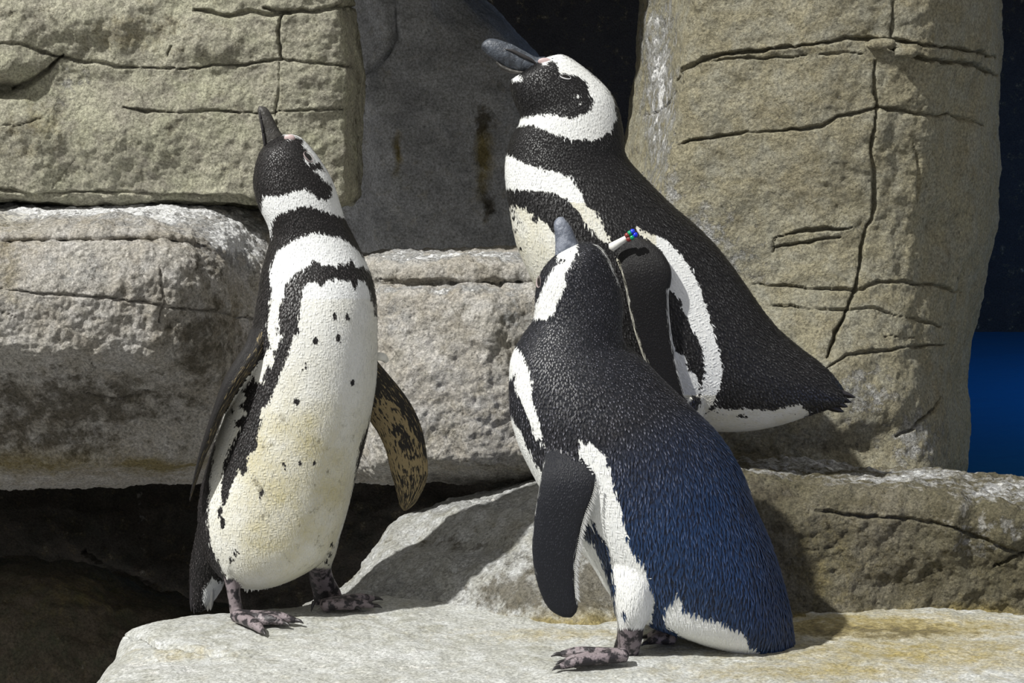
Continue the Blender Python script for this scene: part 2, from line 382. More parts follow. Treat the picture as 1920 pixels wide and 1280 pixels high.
pil = rock('rock_pillar', net, .0020, M_pillar, 'tall tan rock pillar split by a forked crack at the edge of the water', seed=4,
     amps=((5.0, .006), (18.0, .004), (60.0, .0016)),
     cracks=[([(1272, 150), (1285, 132), (1320, 112), (1370, 103), (1440, 94), (1500, 86), (1560, 80), (1625, 72), (1690, 76), (1760, 88), (1820, 98), (1870, 105)], 6, .020),
             ([(1310, 118), (1400, 112), (1480, 108), (1560, 102), (1620, 100)], 4, .010), ([(1640, 80), (1700, 100), (1760, 115), (1830, 125), (1868, 140)], 7, .022),
             ([(1272, 270), (1320, 258), (1380, 250), (1440, 248), (1500, 243), (1540, 236), (1570, 218), (1620, 207), (1645, 204), (1700, 213), (1760, 215), (1800, 222), (1845, 235)], 5, .014),
             ([(1676, 0), (1672, 40), (1668, 75)], 6, .012),
             ([(1640, 105), (1637, 160), (1645, 204), (1637, 260), (1641, 320), (1645, 360), (1640, 410), (1625, 440), (1615, 500), (1605, 540), (1590, 575), (1565, 620), (1552, 670)], 6, .020),
             ([(1410, 535), (1480, 538), (1560, 542), (1620, 543), (1650, 530), (1710, 527), (1760, 535), (1800, 548)], 5, .012),
             ([(1440, 575), (1500, 578), (1580, 577), (1640, 578), (1700, 590), (1760, 612)], 4.5, .011), ([(1550, 690), (1585, 668), (1650, 654), (1720, 645), (1770, 645)], 5, .012),
             ([(1690, 815), (1730, 795), (1755, 770), (1765, 745)], 7, .02), ([(1455, 445), (1490, 437), (1535, 433), (1600, 427)], 6, .016), ([(1450, 462), (1510, 456), (1575, 445)], 5, .013), ([(1455, 440), (1450, 470)], 5, .012),
             ([(1205, 225), (1235, 205), (1270, 170)], 3.5, .005), ([(1248, 0), (1240, 80), (1228, 140)], 3, .004), ([(1660, 625), (1715, 630)], 4, .008), ([(1712, 270), (1722, 320), (1718, 380)], 5, .006)],
     bumps=[(1660, 85, 30, 12, .012), (1690, 97, 30, 10, .012), (1470, 90, 60, 8, .004), (1790, 240, 30, 120, -.012), (1760, 430, 30, 40, -.014), (1640, 850, 60, 50, -.03), (1560, 840, 50, 30, -.02), (1450, 620, 60, 40, .01), (1650, 240, 30, 40, .006)],
     stains_shading=[(0, 1320, 440, 60, 60, .55), (0, 1400, 480, 60, 40, .4), (0, 1260, 360, 20, 50, .5), (0, 1620, 740, 60, 60, .5), (0, 1720, 830, 60, 60, .45), (2, 1770, 450, 60, 120, .4), (2, 1690, 150, 40, 50, .4), (2, 1560, 840, 80, 40, .55), (2, 1440, 840, 80, 30, .4), (0, 1235, 150, 36, 260, .62)])  # also paints a tail shadow dark and the lit left facet pale
def chip(name, px, py, Y, rx, ry, rz, parent, mat, seed):
    u = np.linspace(0, np.pi, 12); v = np.linspace(0, 2 * np.pi, 18, endpoint=False)
    uu, vv = np.meshgrid(u, v, indexing='ij')
    d = np.stack([np.sin(uu) * np.cos(vv), np.sin(uu) * np.sin(vv), np.cos(uu)], -1).reshape(-1, 3)
    d = np.sign(d) * np.abs(d) ** 0.7
    V = d * np.array([rx, rz, ry]) * (1 + .25 * fbm(d * 1.7, 2, .5, seed))[:, None] + P(px, py, Y)
    o = mesh_obj(name, V, grid_faces(12, 18, True), mat, parent)
    add_attr(o.data, 'stain_shading', 'FLOAT_COLOR', np.tile([0, 0, 0, 1.], (len(V), 1)))
    return o
chip('wedge_stone', 1652, 83, .505, .020, .008, .012, pil, M_pillar, 1)
chip('wedge_stone', 1697, 98, .505, .018, .008, .012, pil, M_pillar, 2)

# --- right shelf under the pillar
net = [colrow(1235, [(800, .7), (852, .42), (868, .30), (886, .22), (930, .18), (1050, .16), (1150, .12), (1190, .055), (1225, .05)]),
       colrow(1380, [(800, .7), (850, .42), (864, .30), (884, .21), (930, .17), (1050, .15), (1150, .115), (1190, .055), (1225, .05)]),
       colrow(1500, [(812, .7), (862, .42), (880, .29), (904, .19), (945, .155), (1060, .14), (1150, .115), (1187, .063), (1225, .05)]),
       colrow(1650, [(820, .7), (876, .42), (893, .28), (916, .17), (955, .14), (1060, .135), (1145, .125), (1178, .086), (1215, .075)]),
       colrow(1800, [(980, .55), (888, .40), (904, .27), (928, .16), (965, .13), (1060, .13), (1140, .135), (1168, .113), (1205, .10)]),
       colrow(1920, [(985, .52), (899, .37), (918, .25), (946, .15), (985, .12), (1070, .12), (1140, .125), (1174, .10), (1210, .09)]),
       colrow(2080, [(990, .5), (912, .34), (938, .22), (968, .13), (1005, .1), (1080, .1), (1140, .11), (1178, .09), (1212, .08)])]
rock('rock_ledge', net, .0026, M_shelf, 'brown rock ledge carrying the pillar, behind the nearest penguin', seed=5,
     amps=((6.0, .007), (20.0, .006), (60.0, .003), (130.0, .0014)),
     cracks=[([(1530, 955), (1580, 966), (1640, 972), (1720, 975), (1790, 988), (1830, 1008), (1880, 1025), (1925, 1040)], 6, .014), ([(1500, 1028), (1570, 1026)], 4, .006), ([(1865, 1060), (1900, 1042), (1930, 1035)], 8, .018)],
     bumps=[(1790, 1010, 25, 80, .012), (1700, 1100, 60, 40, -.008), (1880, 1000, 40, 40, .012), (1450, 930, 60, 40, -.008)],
     stains_shading=[(0, 1500, 872, 160, 20, .65), (0, 1700, 897, 160, 22, .65), (0, 1880, 925, 120, 26, .65), (0, 1840, 1000, 90, 40, .35), (1, 1600, 1174, 220, 22, 1.3), (1, 1820, 1152, 110, 22, 1.2), (1, 1180, 1180, 140, 24, 1.2), (1, 1560, 1060, 80, 80, .3), (2, 1440, 920, 80, 30, .8), (2, 1440, 1040, 60, 120, .6), (2, 1650, 1120, 60, 40, .4)])

# --- sloping boulder
net = [colrow(570, [(1160, .45), (1140, .36), (1143, .30), (1146, .26), (1149, .22), (1152, .19), (1175, .18)]),
       colrow(640, [(1150, .5), (1105, .42), (1112, .36), (1122, .30), (1132, .25), (1146, .19), (1175, .18)]),
       colrow(690, [(1110, .6), (1042, .46), (1050, .40), (1075, .33), (1110, .26), (1145, .19), (1175, .18)]),
       colrow(722, [(1060, .65), (990, .50), (998, .43), (1030, .355), (1085, .27), (1145, .185), (1175, .17)]),
       colrow(780, [(1030, .65), (961, .50), (968, .44), (1008, .345), (1070, .25), (1145, .175), (1175, .16)]),
       colrow(870, [(1000, .65), (931, .50), (938, .42), (985, .31), (1050, .22), (1152, .14), (1180, .13)]),
       colrow(940, [(980, .65), (915, .50), (922, .41), (968, .29), (1040, .20), (1168, .10), (1195, .09)]),
       colrow(1015, [(970, .65), (901, .50), (907, .39), (955, .27), (1030, .185), (1187, .06), (1215, .05)]),
       colrow(1120, [(960, .65), (894, .50), (900, .38), (950, .26), (1030, .175), (1199, .035), (1225, .03)]),
       colrow(1280, [(960, .65), (890, .50), (895, .38), (945, .26), (1030, .175), (1199, .035), (1225, .03)])]
rock('boulder', net, .0024, M_boulder, 'smooth wet grey boulder sloping up between the two front penguins', seed=6,
     amps=((6.0, .006), (22.0, .0035), (70.0, .0024)),
     cracks=[([(700, 1140), (860, 1142), (930, 1160), (1000, 1180)], 5, .006)],
     bumps=[(830, 1010, 110, 22, -.014), (960, 1080, 60, 40, .006)],
     stains_shading=[(1, 1000, 1172, 110, 16, 1.2), (1, 1110, 1170, 100, 34, 1.2), (2, 1080, 1095, 120, 70, 1.15), (2, 975, 1115, 95, 42, 1.0), (0, 850, 945, 160, 18, .6), (0, 760, 1110, 90, 40, .4), (0, 900, 1040, 90, 30, .5), (2, 830, 1010, 110, 20, .45)])  # last dark band paints a cast shadow across the slope

# --- front slab
xs = [-.62, -.56, -.525, -.50, -.46, -.40, -.30, -.22, -.16, .0, .2, .4, .6, .95]
net = []
for x in xs:
    zt = {-.62: -.35, -.56: -.16, -.525: -.06, -.50: -.018, -.46: -.003}.get(x, 0)
    col = [(x, -.75, zt - .35), (x, -.60, zt - .10), (x, -.48, zt - .03), (x, -.3, zt - .004), (x, -.15, zt), (x, 0, zt), (x, .08, zt)]
    if x < -.2:
        b = .09 + .09 * min(1, max(0, (x + .5) / .3)); b = max(b, .095)
        col += [(x, b, zt - .002), (x, b + .025, zt - .014), (x, b + .035, zt - .08), (x, b + .05, zt - .35)]
    else:
        col += [(x, .16, zt), (x, .25, zt - .01), (x, .35, zt - .03), (x, .5, zt - .2)]
    net.append(col)
rock('rock_slab', net, .0026, M_slab, 'flat pale grey rock slab on which the two front penguins stand', seed=7, world=True,
     amps=((5.0, .003), (20.0, .002), (70.0, .0009)),
     cracks=[([(236, 1192), (275, 1196), (300, 1205), (340, 1212), (380, 1220), (425, 1226)], 8, .016), ([(640, 1180), (620, 1225), (560, 1260)], 2.5, .003)],
     bumps=[(300, 1235, 110, 12, -.008)],
     stains_shading=[(1, 330, 1222, 80, 12, .5), (1, 1100, 1190, 200, 12, .55), (2, 1640, 1182, 230, 20, .75), (1, 1640, 1176, 340, 28, 1.1), (1, 1720, 1222, 360, 36, .8), (0, 300, 1250, 120, 20, .5), (0, 700, 1230, 200, 30, .35), (1, 1880, 1240, 60, 25, .5), (1, 1560, 1258, 280, 24, .7)])

# --- recess under the left ledge
net = [colrow(-900, [(1000, 1.30), (980, 1.05), (1000, 0.90), (1110, 0.78), (1200, 0.72), (1330, 0.68), (1420, 0.65)]),
       colrow(-160, [(1060, 1.30), (1040, 1.05), (1052, 0.90), (1110, 0.78), (1200, 0.72), (1330, 0.68), (1420, 0.65)]),
       colrow(0, [(1060, 1.30), (1045, 1.05), (1056, 0.90), (1110, 0.78), (1200, 0.72), (1330, 0.68), (1420, 0.65)]),
       colrow(110, [(1070, 1.30), (1050, 1.05), (1062, 0.92), (1110, 0.80), (1200, 0.73), (1330, 0.68), (1420, 0.65)]),
       colrow(220, [(1090, 1.30), (1085, 1.05), (1100, 0.95), (1135, 0.84), (1210, 0.76), (1330, 0.70), (1420, 0.66)]),
       colrow(320, [(1130, 1.30), (1120, 1.10), (1132, 1.00), (1160, 0.90), (1220, 0.82), (1330, 0.74), (1420, 0.68)]),
       colrow(480, [(1170, 1.30), (1160, 1.15), (1170, 1.05), (1190, 0.96), (1240, 0.88), (1330, 0.80), (1420, 0.72)])]
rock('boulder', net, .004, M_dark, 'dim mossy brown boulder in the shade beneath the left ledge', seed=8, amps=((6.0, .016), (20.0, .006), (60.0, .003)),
     stains_shading=[(1, 150, 1120, 100, 40, .3), (2, 60, 1100, 50, 60, .4)])
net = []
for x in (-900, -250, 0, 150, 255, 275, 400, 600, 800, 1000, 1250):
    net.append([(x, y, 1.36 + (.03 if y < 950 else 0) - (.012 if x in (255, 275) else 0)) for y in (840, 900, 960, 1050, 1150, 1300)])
rock('rock_wall', net, .006, M_gap_shade, 'rock wall darkened with painted shade at the back of the gap under the ledges', seed=9, amps=((5.0, .02), (18.0, .008), (50.0, .003)),
     cracks=[([(150, 1030), (240, 1080), (360, 1125)], 6, .01)], stains_shading=[(0, 262, 980, 9, 90, .30)])

# --- rounded shaded rock in the alcove
ys = [-150, -40, 20, 60, 110, 170, 300, 420, 500, 560]
er = [700, 850, 925, 968, 1010, 1035, 1060, 1070, 1075, 1075]
net = []
for c in range(9):
    col = []
    for y, e in zip(ys, er):
        x = [560, 640, 685, 720, 800, max(820, e - 90) if e > 880 else e - 30, e - 25, e, e - 10][c]
        if c < 5: x = min(x, e - 120 + c * 10)
        Y = [1.75, 1.65, 1.60, 1.56, 1.55, 1.57, 1.61, 1.78, 2.3][c]
        col.append((x, y, Y))
    net.append(col)
rock('rock', net, .005, M_back, 'smooth grey rounded rock with two brown streaks, in the shaded alcove', seed=10, amps=((4.0, .012), (16.0, .004), (50.0, .0012)),
     cracks=[([(735, 0), (738, 60), (725, 95), (700, 125), (690, 150), (685, 210)], 12, .03), ([(905, 215), (902, 300), (925, 395)], 17, .02), ([(743, 250), (748, 320)], 7, .012)],
     bumps=[(700, 170, 22, 45, .02)],
     stains_shading=[(1, 908, 300, 14, 70, 1.2), (2, 905, 225, 16, 26, 1.3), (2, 922, 385, 14, 24, 1.3), (1, 745, 285, 7, 36, 1.2), (0, 760, 400, 90, 60, .35)])

# --- setting: added shade roof, back wall, water
def box(name, lo, hi, mat, seg=12):
    vs, fs = [], []
    lo = np.array(lo); hi = np.array(hi)
    for ax in range(3):
        for s_ in (0, 1):
            a, b = [k for k in range(3) if k != ax]
            g = np.linspace(0, 1, seg); A, B = np.meshgrid(g, g, indexing='ij')
            q = np.zeros((seg, seg, 3)); q[..., a] = lo[a] + (hi[a] - lo[a]) * A; q[..., b] = lo[b] + (hi[b] - lo[b]) * B
            q[..., ax] = hi[ax] if s_ else lo[ax]
            f = grid_faces(seg, seg) + sum(len(v) for v in vs)
            if (s_ == 1) == (ax == 1): f = f[:, ::-1]
            vs.append(q.reshape(-1, 3)); fs.append(f)
    o = mesh_obj(name, np.concatenate(vs), np.concatenate(fs), mat, None, False)
    add_attr(o.data, 'stain_shading', 'FLOAT_COLOR', np.tile([0, 0, 0, 1.], (len(o.data.vertices), 1)))
    return o
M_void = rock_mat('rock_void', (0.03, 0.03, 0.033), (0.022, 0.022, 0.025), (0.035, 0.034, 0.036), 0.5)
c_ = box('shade_roof', (-3, .80, 1.0), (3, 3.6, 1.15), M_void); tag(c_, 'unseen roof slab added above the frame to shade the alcove', 'shade_roof', kind='structure')  # added out of view to keep the sun off the alcove
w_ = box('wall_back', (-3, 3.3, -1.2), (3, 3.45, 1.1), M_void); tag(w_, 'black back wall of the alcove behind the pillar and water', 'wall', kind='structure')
t = NT('water'); v = t.n('ShaderNodeTexCoord').outputs['Object']
nb = t.bump(t.noise(v, 14, 3), 0.15, 0.02)
t.b.inputs['IOR'].default_value = 1.33
M_water = t.out((0.01, 0.11, 0.22), 0.3, nb, 0.4)
gx = np.linspace(.45, 3, 50); gy = np.linspace(.45, 3.3, 60); A, B = np.meshgrid(gx, gy, indexing='ij')
V = np.stack([A, B, np.full_like(A, -.06)], -1).reshape(-1, 3); V[:, 2] += .002 * pnoise(V * 9)
w_ = mesh_obj('water', V, grid_faces(50, 60), M_water); tag(w_, 'deep blue pool water beyond the pillar and brown ledge', 'water', kind='structure')

# ------------------------------------------------------------------ penguins
def feather_mat(name, black, tip, scale_amt=1.0):
    t = NT(name)
    fuv = t.attr('fuv').outputs['Vector']
    wob = t.n('ShaderNodeTexNoise', Vector=t.n('ShaderNodeTexCoord').outputs['Object']); wob.inputs['Scale'].default_value = 60; wob.inputs['Detail'].default_value = 3
    off = t.n('ShaderNodeVectorMath', _operation='MULTIPLY_ADD', i0=wob.outputs['Color'], i1=(.8, .8, 0), i2=fuv)
    vec = off.outputs[0]
    vor = t.n('ShaderNodeTexVoronoi', Vector=vec); vor.inputs['Scale'].default_value = 1.0; vor.inputs['Randomness'].default_value = .75
    vd = vor.outputs['Distance']
    stre = t.n('ShaderNodeVectorMath', _operation='MULTIPLY', i0=vec, i1=(.35, 2.4, 1))
    sn = t.noise(stre.outputs[0], 1.0, 4, 0.6)
    sep = t.n('ShaderNodeSeparateColor', Color=t.attr('tint').outputs['Color'])
    skin, ochre, dirt = sep.outputs[0], sep.outputs[1], sep.outputs[2]
    edge_n = t.noise(t.n('ShaderNodeVectorMath', _operation='MULTIPLY', i0=vec, i1=(.22, .8, 1)).outputs[0], 1.0, 4, 0.65)
    w = t.attr('wsd').outputs['Fac']
    wm = t.ramp(t.math('ADD', w, t.ramp(edge_n, 0.3, 0.7, -.38, .38)), -.08, .10)
    # dark feathers, glints painted on as paler tips
    glintm = t.math('MULTIPLY', t.ramp(vd, 0.42, 0.12), t.ramp(sn, 0.35, 0.65))
    glintm = t.math('MULTIPLY', glintm, scale_amt)
    dark = t.mix(glintm, t.mix(t.attr('blue_reflection').outputs['Fac'], black, (black[0] * .9, black[1] * 1.5, black[2] * 2.6)), tip)  # blue reflection tinted into the black base
    white = t.mix(t.ramp(sn, .3, .7), (0.70, 0.72, 0.72), (0.80, 0.81, 0.80))
    obj = t.n('ShaderNodeTexCoord').outputs['Object']
    dn = t.ramp(t.noise(obj, 22, 5, .6), .32, .66)
    white = t.mix(t.math('MULTIPLY', dirt, t.ramp(dn, 0, 1, .45, 1.0)), white, (0.50, 0.45, 0.26))
    dn2 = t.ramp(t.noise(obj, 60, 5, .7), .60, .70)
    white = t.mix(t.math('MULTIPLY', t.math('MULTIPLY', dirt, dirt), t.math('MULTIPLY', dn2, .8)), white, (0.10, 0.085, 0.045))
    col = t.mix(wm, dark, white)
    # flipper underside, mottled ochre
    mo = t.noise(t.n('ShaderNodeVectorMath', _operation='MULTIPLY', i0=vec, i1=(.30, .55, 1)).outputs[0], 1.0, 4, .6)
    och = t.mix(t.ramp(t.math('SUBTRACT', mo, t.ramp(ochre, .5, 1, -.14, .12)), .42, .48), (0.30, 0.235, 0.125), (0.018, 0.016, 0.014))
    col = t.mix(t.ramp(ochre, .2, .4), col, och)
    sk = t.mix(t.ramp(t.noise(obj, 75, 5, .6), .46, .54), (0.22, 0.185, 0.195), (0.026, 0.023, 0.026))
    col = t.mix(skin, col, sk)
    h = t.math('ADD', t.math('MULTIPLY', t.ramp(vd, .55, 0), .6), t.math('MULTIPLY', sn, .7))
    n = t.bump(h, .55, .0022)
    return t.out(col, t.ramp(skin, 0, 1, .52, .42), n, .3)

def coat_mat(name, black, reflection_c, tip, glintm):
    t = NT(name); obj = t.n('ShaderNodeTexCoord').outputs['Object']
    sep = t.n('ShaderNodeSeparateColor', Color=t.attr('tint').outputs['Color']); dirt = sep.outputs[2]
    tv = t.attr('tipv').outputs['Fac']; rn = t.attr('rnd').outputs['Fac']; ma = t.attr('blue_reflection').outputs['Fac']
    dark = t.mix(ma, black, reflection_c)  # blue reflection mixed into the black base colour
    dark = t.mix(t.math('MULTIPLY', t.ramp(tv, .45, 1.0), t.ramp(t.math('POWER', rn, 2.0), 0, 1, glintm[0], glintm[1])), dark, t.mix(ma, tip, (tip[0] * .3, tip[1] * .45, tip[2] * .75)))  # glints painted as pale tips, bluer inside the reflection
    white = t.mix(rn, (0.72, 0.74, 0.745), (0.82, 0.83, 0.83))
    dn = t.ramp(t.noise(obj, 22, 5, .6), .32, .66)
    white = t.mix(t.math('MULTIPLY', dirt, t.ramp(dn, 0, 1, .45, 1.0)), white, (0.50, 0.47, 0.33))
    dn2 = t.ramp(t.noise(obj, 60, 5, .7), .60, .70)
    white = t.mix(t.math('MULTIPLY', t.math('MULTIPLY', dirt, dirt), t.math('MULTIPLY', dn2, .8)), white, (0.10, 0.085, 0.045))
    col = t.mix(t.attr('wsd').outputs['Fac'], dark, white)
    return t.out(col, .42, None, .42)

def loft(stn, n_ring, n_seg, expo=2.1, cellL=.0035, cellW=.0032, r0=.055, Z=None, endround=True):
    """stations (Lx,Ly,Rx,Ry,Y,dh): pixel outline pair, depth, depth half-thickness -> verts, faces, fuv"""
    A = np.asarray(stn, float)
    if Z is not None:
        A[:, 0] = A[:, 0] / Z[2] + Z[0]; A[:, 2] = A[:, 2] / Z[2] + Z[0]; A[:, 1] = A[:, 1] / Z[2] + Z[1]; A[:, 3] = A[:, 3] / Z[2] + Z[1]
    L = P(A[:, 0], A[:, 1], A[:, 4]); R = P(A[:, 2], A[:, 3], A[:, 4])
    c = (L + R) / 2
    x = np.concatenate([[0], np.cumsum(np.linalg.norm(np.diff(c, axis=0), axis=1) + 1e-5)])
    xi = np.linspace(0, x[-1], n_ring)
    D = cat(x, np.concatenate([L, R, A[:, 5:6]], 1), xi)
    L, R, dh = D[:, :3], D[:, 3:6], np.maximum(D[:, 6], .0008)
    for _ in range(2):
        L[1:-1] = (L[:-2] + 2 * L[1:-1] + L[2:]) / 4; R[1:-1] = (R[:-2] + 2 * R[1:-1] + R[2:]) / 4
    c = (L + R) / 2; a = (R - L) / 2
    T = np.gradient(c, axis=0)
    T = T / (np.linalg.norm(T, axis=1)[:, None] + 1e-9)
    b = np.cross(T, a); b /= np.linalg.norm(b, axis=1)[:, None] + 1e-12
    b *= np.sign(b[:, 1] + 1e-9)[:, None]
    # keep the thickness axis mostly along depth
    b = b * .5 + np.array([0, 1., 0]) * .5; b /= np.linalg.norm(b, axis=1)[:, None]
    th = np.linspace(0, 2 * np.pi, n_seg, endpoint=False) + np.pi / 2
    ct, st = np.cos(th), np.sin(th); k = 2 / expo
    ct = np.sign(ct) * np.abs(ct) ** k; st = np.sign(st) * np.abs(st) ** k
    V = c[:, None] + a[:, None] * ct[None, :, None] + (b * dh[:, None])[:, None] * st[None, :, None]
    fu = np.stack(np.broadcast_arrays((xi / cellL)[:, None], ((th - np.pi) * r0 / cellW)[None, :], 0.0), -1).reshape(-1, 3)
    m = n_ring
    f = [tuple(q) for q in grid_faces(m, n_seg, True)]
    V = V.reshape(-1, 3); i0 = len(V)
    V = np.concatenate([V, [c[0]], [c[-1]]]); fu = np.concatenate([fu, fu[:1], fu[i0 - 1:i0]])
    for j in range(n_seg):
        j2 = (j + 1) % n_seg
        f.append((i0, j2, j)); f.append((i0 + 1, (m - 1) * n_seg + j, (m - 1) * n_seg + j2))
    return V, f, fu

def tube(pts, rad, n_seg=12, sub=6, flat=1.0):
    """closed tapered tube through world points"""
    pts = np.asarray(pts, float); rad = np.asarray(rad, float)
    x = np.concatenate([[0], np.cumsum(np.linalg.norm(np.diff(pts, axis=0), axis=1) + 1e-6)])
    xi = np.linspace(0, x[-1], (len(pts) - 1) * sub + 1)
    c = cat(x, pts, xi); r = cat(x, rad[:, None], xi)[:, 0]
    T = np.gradient(c, axis=0); T /= np.linalg.norm(T, axis=1)[:, None] + 1e-9
    up = np.array([0, 0, 1.0]); s = np.cross(T, up); bad = np.linalg.norm(s, axis=1) < .2; s[bad] = np.cross(T[bad], [0, 1.0, 0])
    s /= np.linalg.norm(s, axis=1)[:, None]; u = np.cross(s, T)
    th = np.linspace(0, 2 * np.pi, n_seg, endpoint=False)
    V = c[:, None] + r[:, None, None] * (s[:, None] * np.cos(th)[None, :, None] + u[:, None] * flat * np.sin(th)[None, :, None])
    m = len(c); V = V.reshape(-1, 3); i0 = len(V)
    V = np.concatenate([V, [c[0] - T[0] * r[0] * .6], [c[-1] + T[-1] * r[-1] * .6]])
    f = [tuple(q) for q in grid_faces(m, n_seg, True)[:, ::-1]]
    for j in range(n_seg):
        j2 = (j + 1) % n_seg
        f.append((i0, j, j2)); f.append((i0 + 1, (m - 1) * n_seg + j2, (m - 1) * n_seg + j))
    fu = np.zeros((len(V), 3)); fu[:i0, 0] = np.repeat(xi / .004, n_seg); fu[:i0, 1] = np.tile(th * 2, m)
    return V, f, fu

def foot(ankle, toes, web=True):
    """ankle world point, toes list of world end points (on the ground): toes and webs as closed pieces to be fused"""
    out = []
    ends = [np.asarray(t_) for t_ in toes]; ankle = np.asarray(ankle)
    for e in ends:
        mid1 = ankle * .6 + e * .4 + np.array([0, 0, .002]); mid2 = ankle * .25 + e * .75 + np.array([0, 0, .003])
        out.append(tube([ankle, mid1, mid2, e], [.010, .0085, .0075, .0045], 12, 6, .9))
    if web:
        for e1, e2 in zip(ends[:-1], ends[1:]):
            a = ankle; q1 = a * .15 + e1 * .85; q2 = a * .15 + e2 * .85; q3 = (q1 + q2) / 2 * .85 + a * .15
            zup = np.array([0, 0, .0028])
            top = [a + zup, q1 + zup, q3 + zup * .8, q2 + zup]; bot = [a - zup, q1 - zup, q3 - zup, q2 - zup]
            V = np.array(top + bot); f = [(0, 1, 2, 3), (7, 6, 5, 4), (0, 4, 5, 1), (1, 5, 6, 2), (2, 6, 7, 3), (3, 7, 4, 0)]
            out.append((V, f, np.zeros((8, 3))))
    return out

def blade(name, p0, p1, width, mat, parent, side=None, curve=.0, thick=.0008):
    """one stiff feather: thin pointed leaf with a raised shaft"""
    p0 = np.asarray(p0, float); p1 = np.asarray(p1, float); d = p1 - p0; Ln = np.linalg.norm(d); d /= Ln
    s = np.cross(d, [0, 1.0, 0]) if side is None else np.asarray(side, float); s /= np.linalg.norm(s); nrm = np.cross(s, d)
    V = []; ts = [0, .25, .5, .75, .92, 1.0]; ws = [.6, .95, 1.0, .8, .4, .04]
    for t_, w_ in zip(ts, ws):
        c = p0 + d * Ln * t_ + nrm * curve * math.sin(t_ * 2.2)
        V += [c - s * width * w_, c + nrm * thick * 1.5, c + s * width * w_, c - nrm * thick]
    f = [tuple(q) for q in grid_faces(6, 4, True)] + [(0, 1, 2, 3), (23, 22, 21, 20)]
    return mesh_obj(name, V, f, mat, parent)

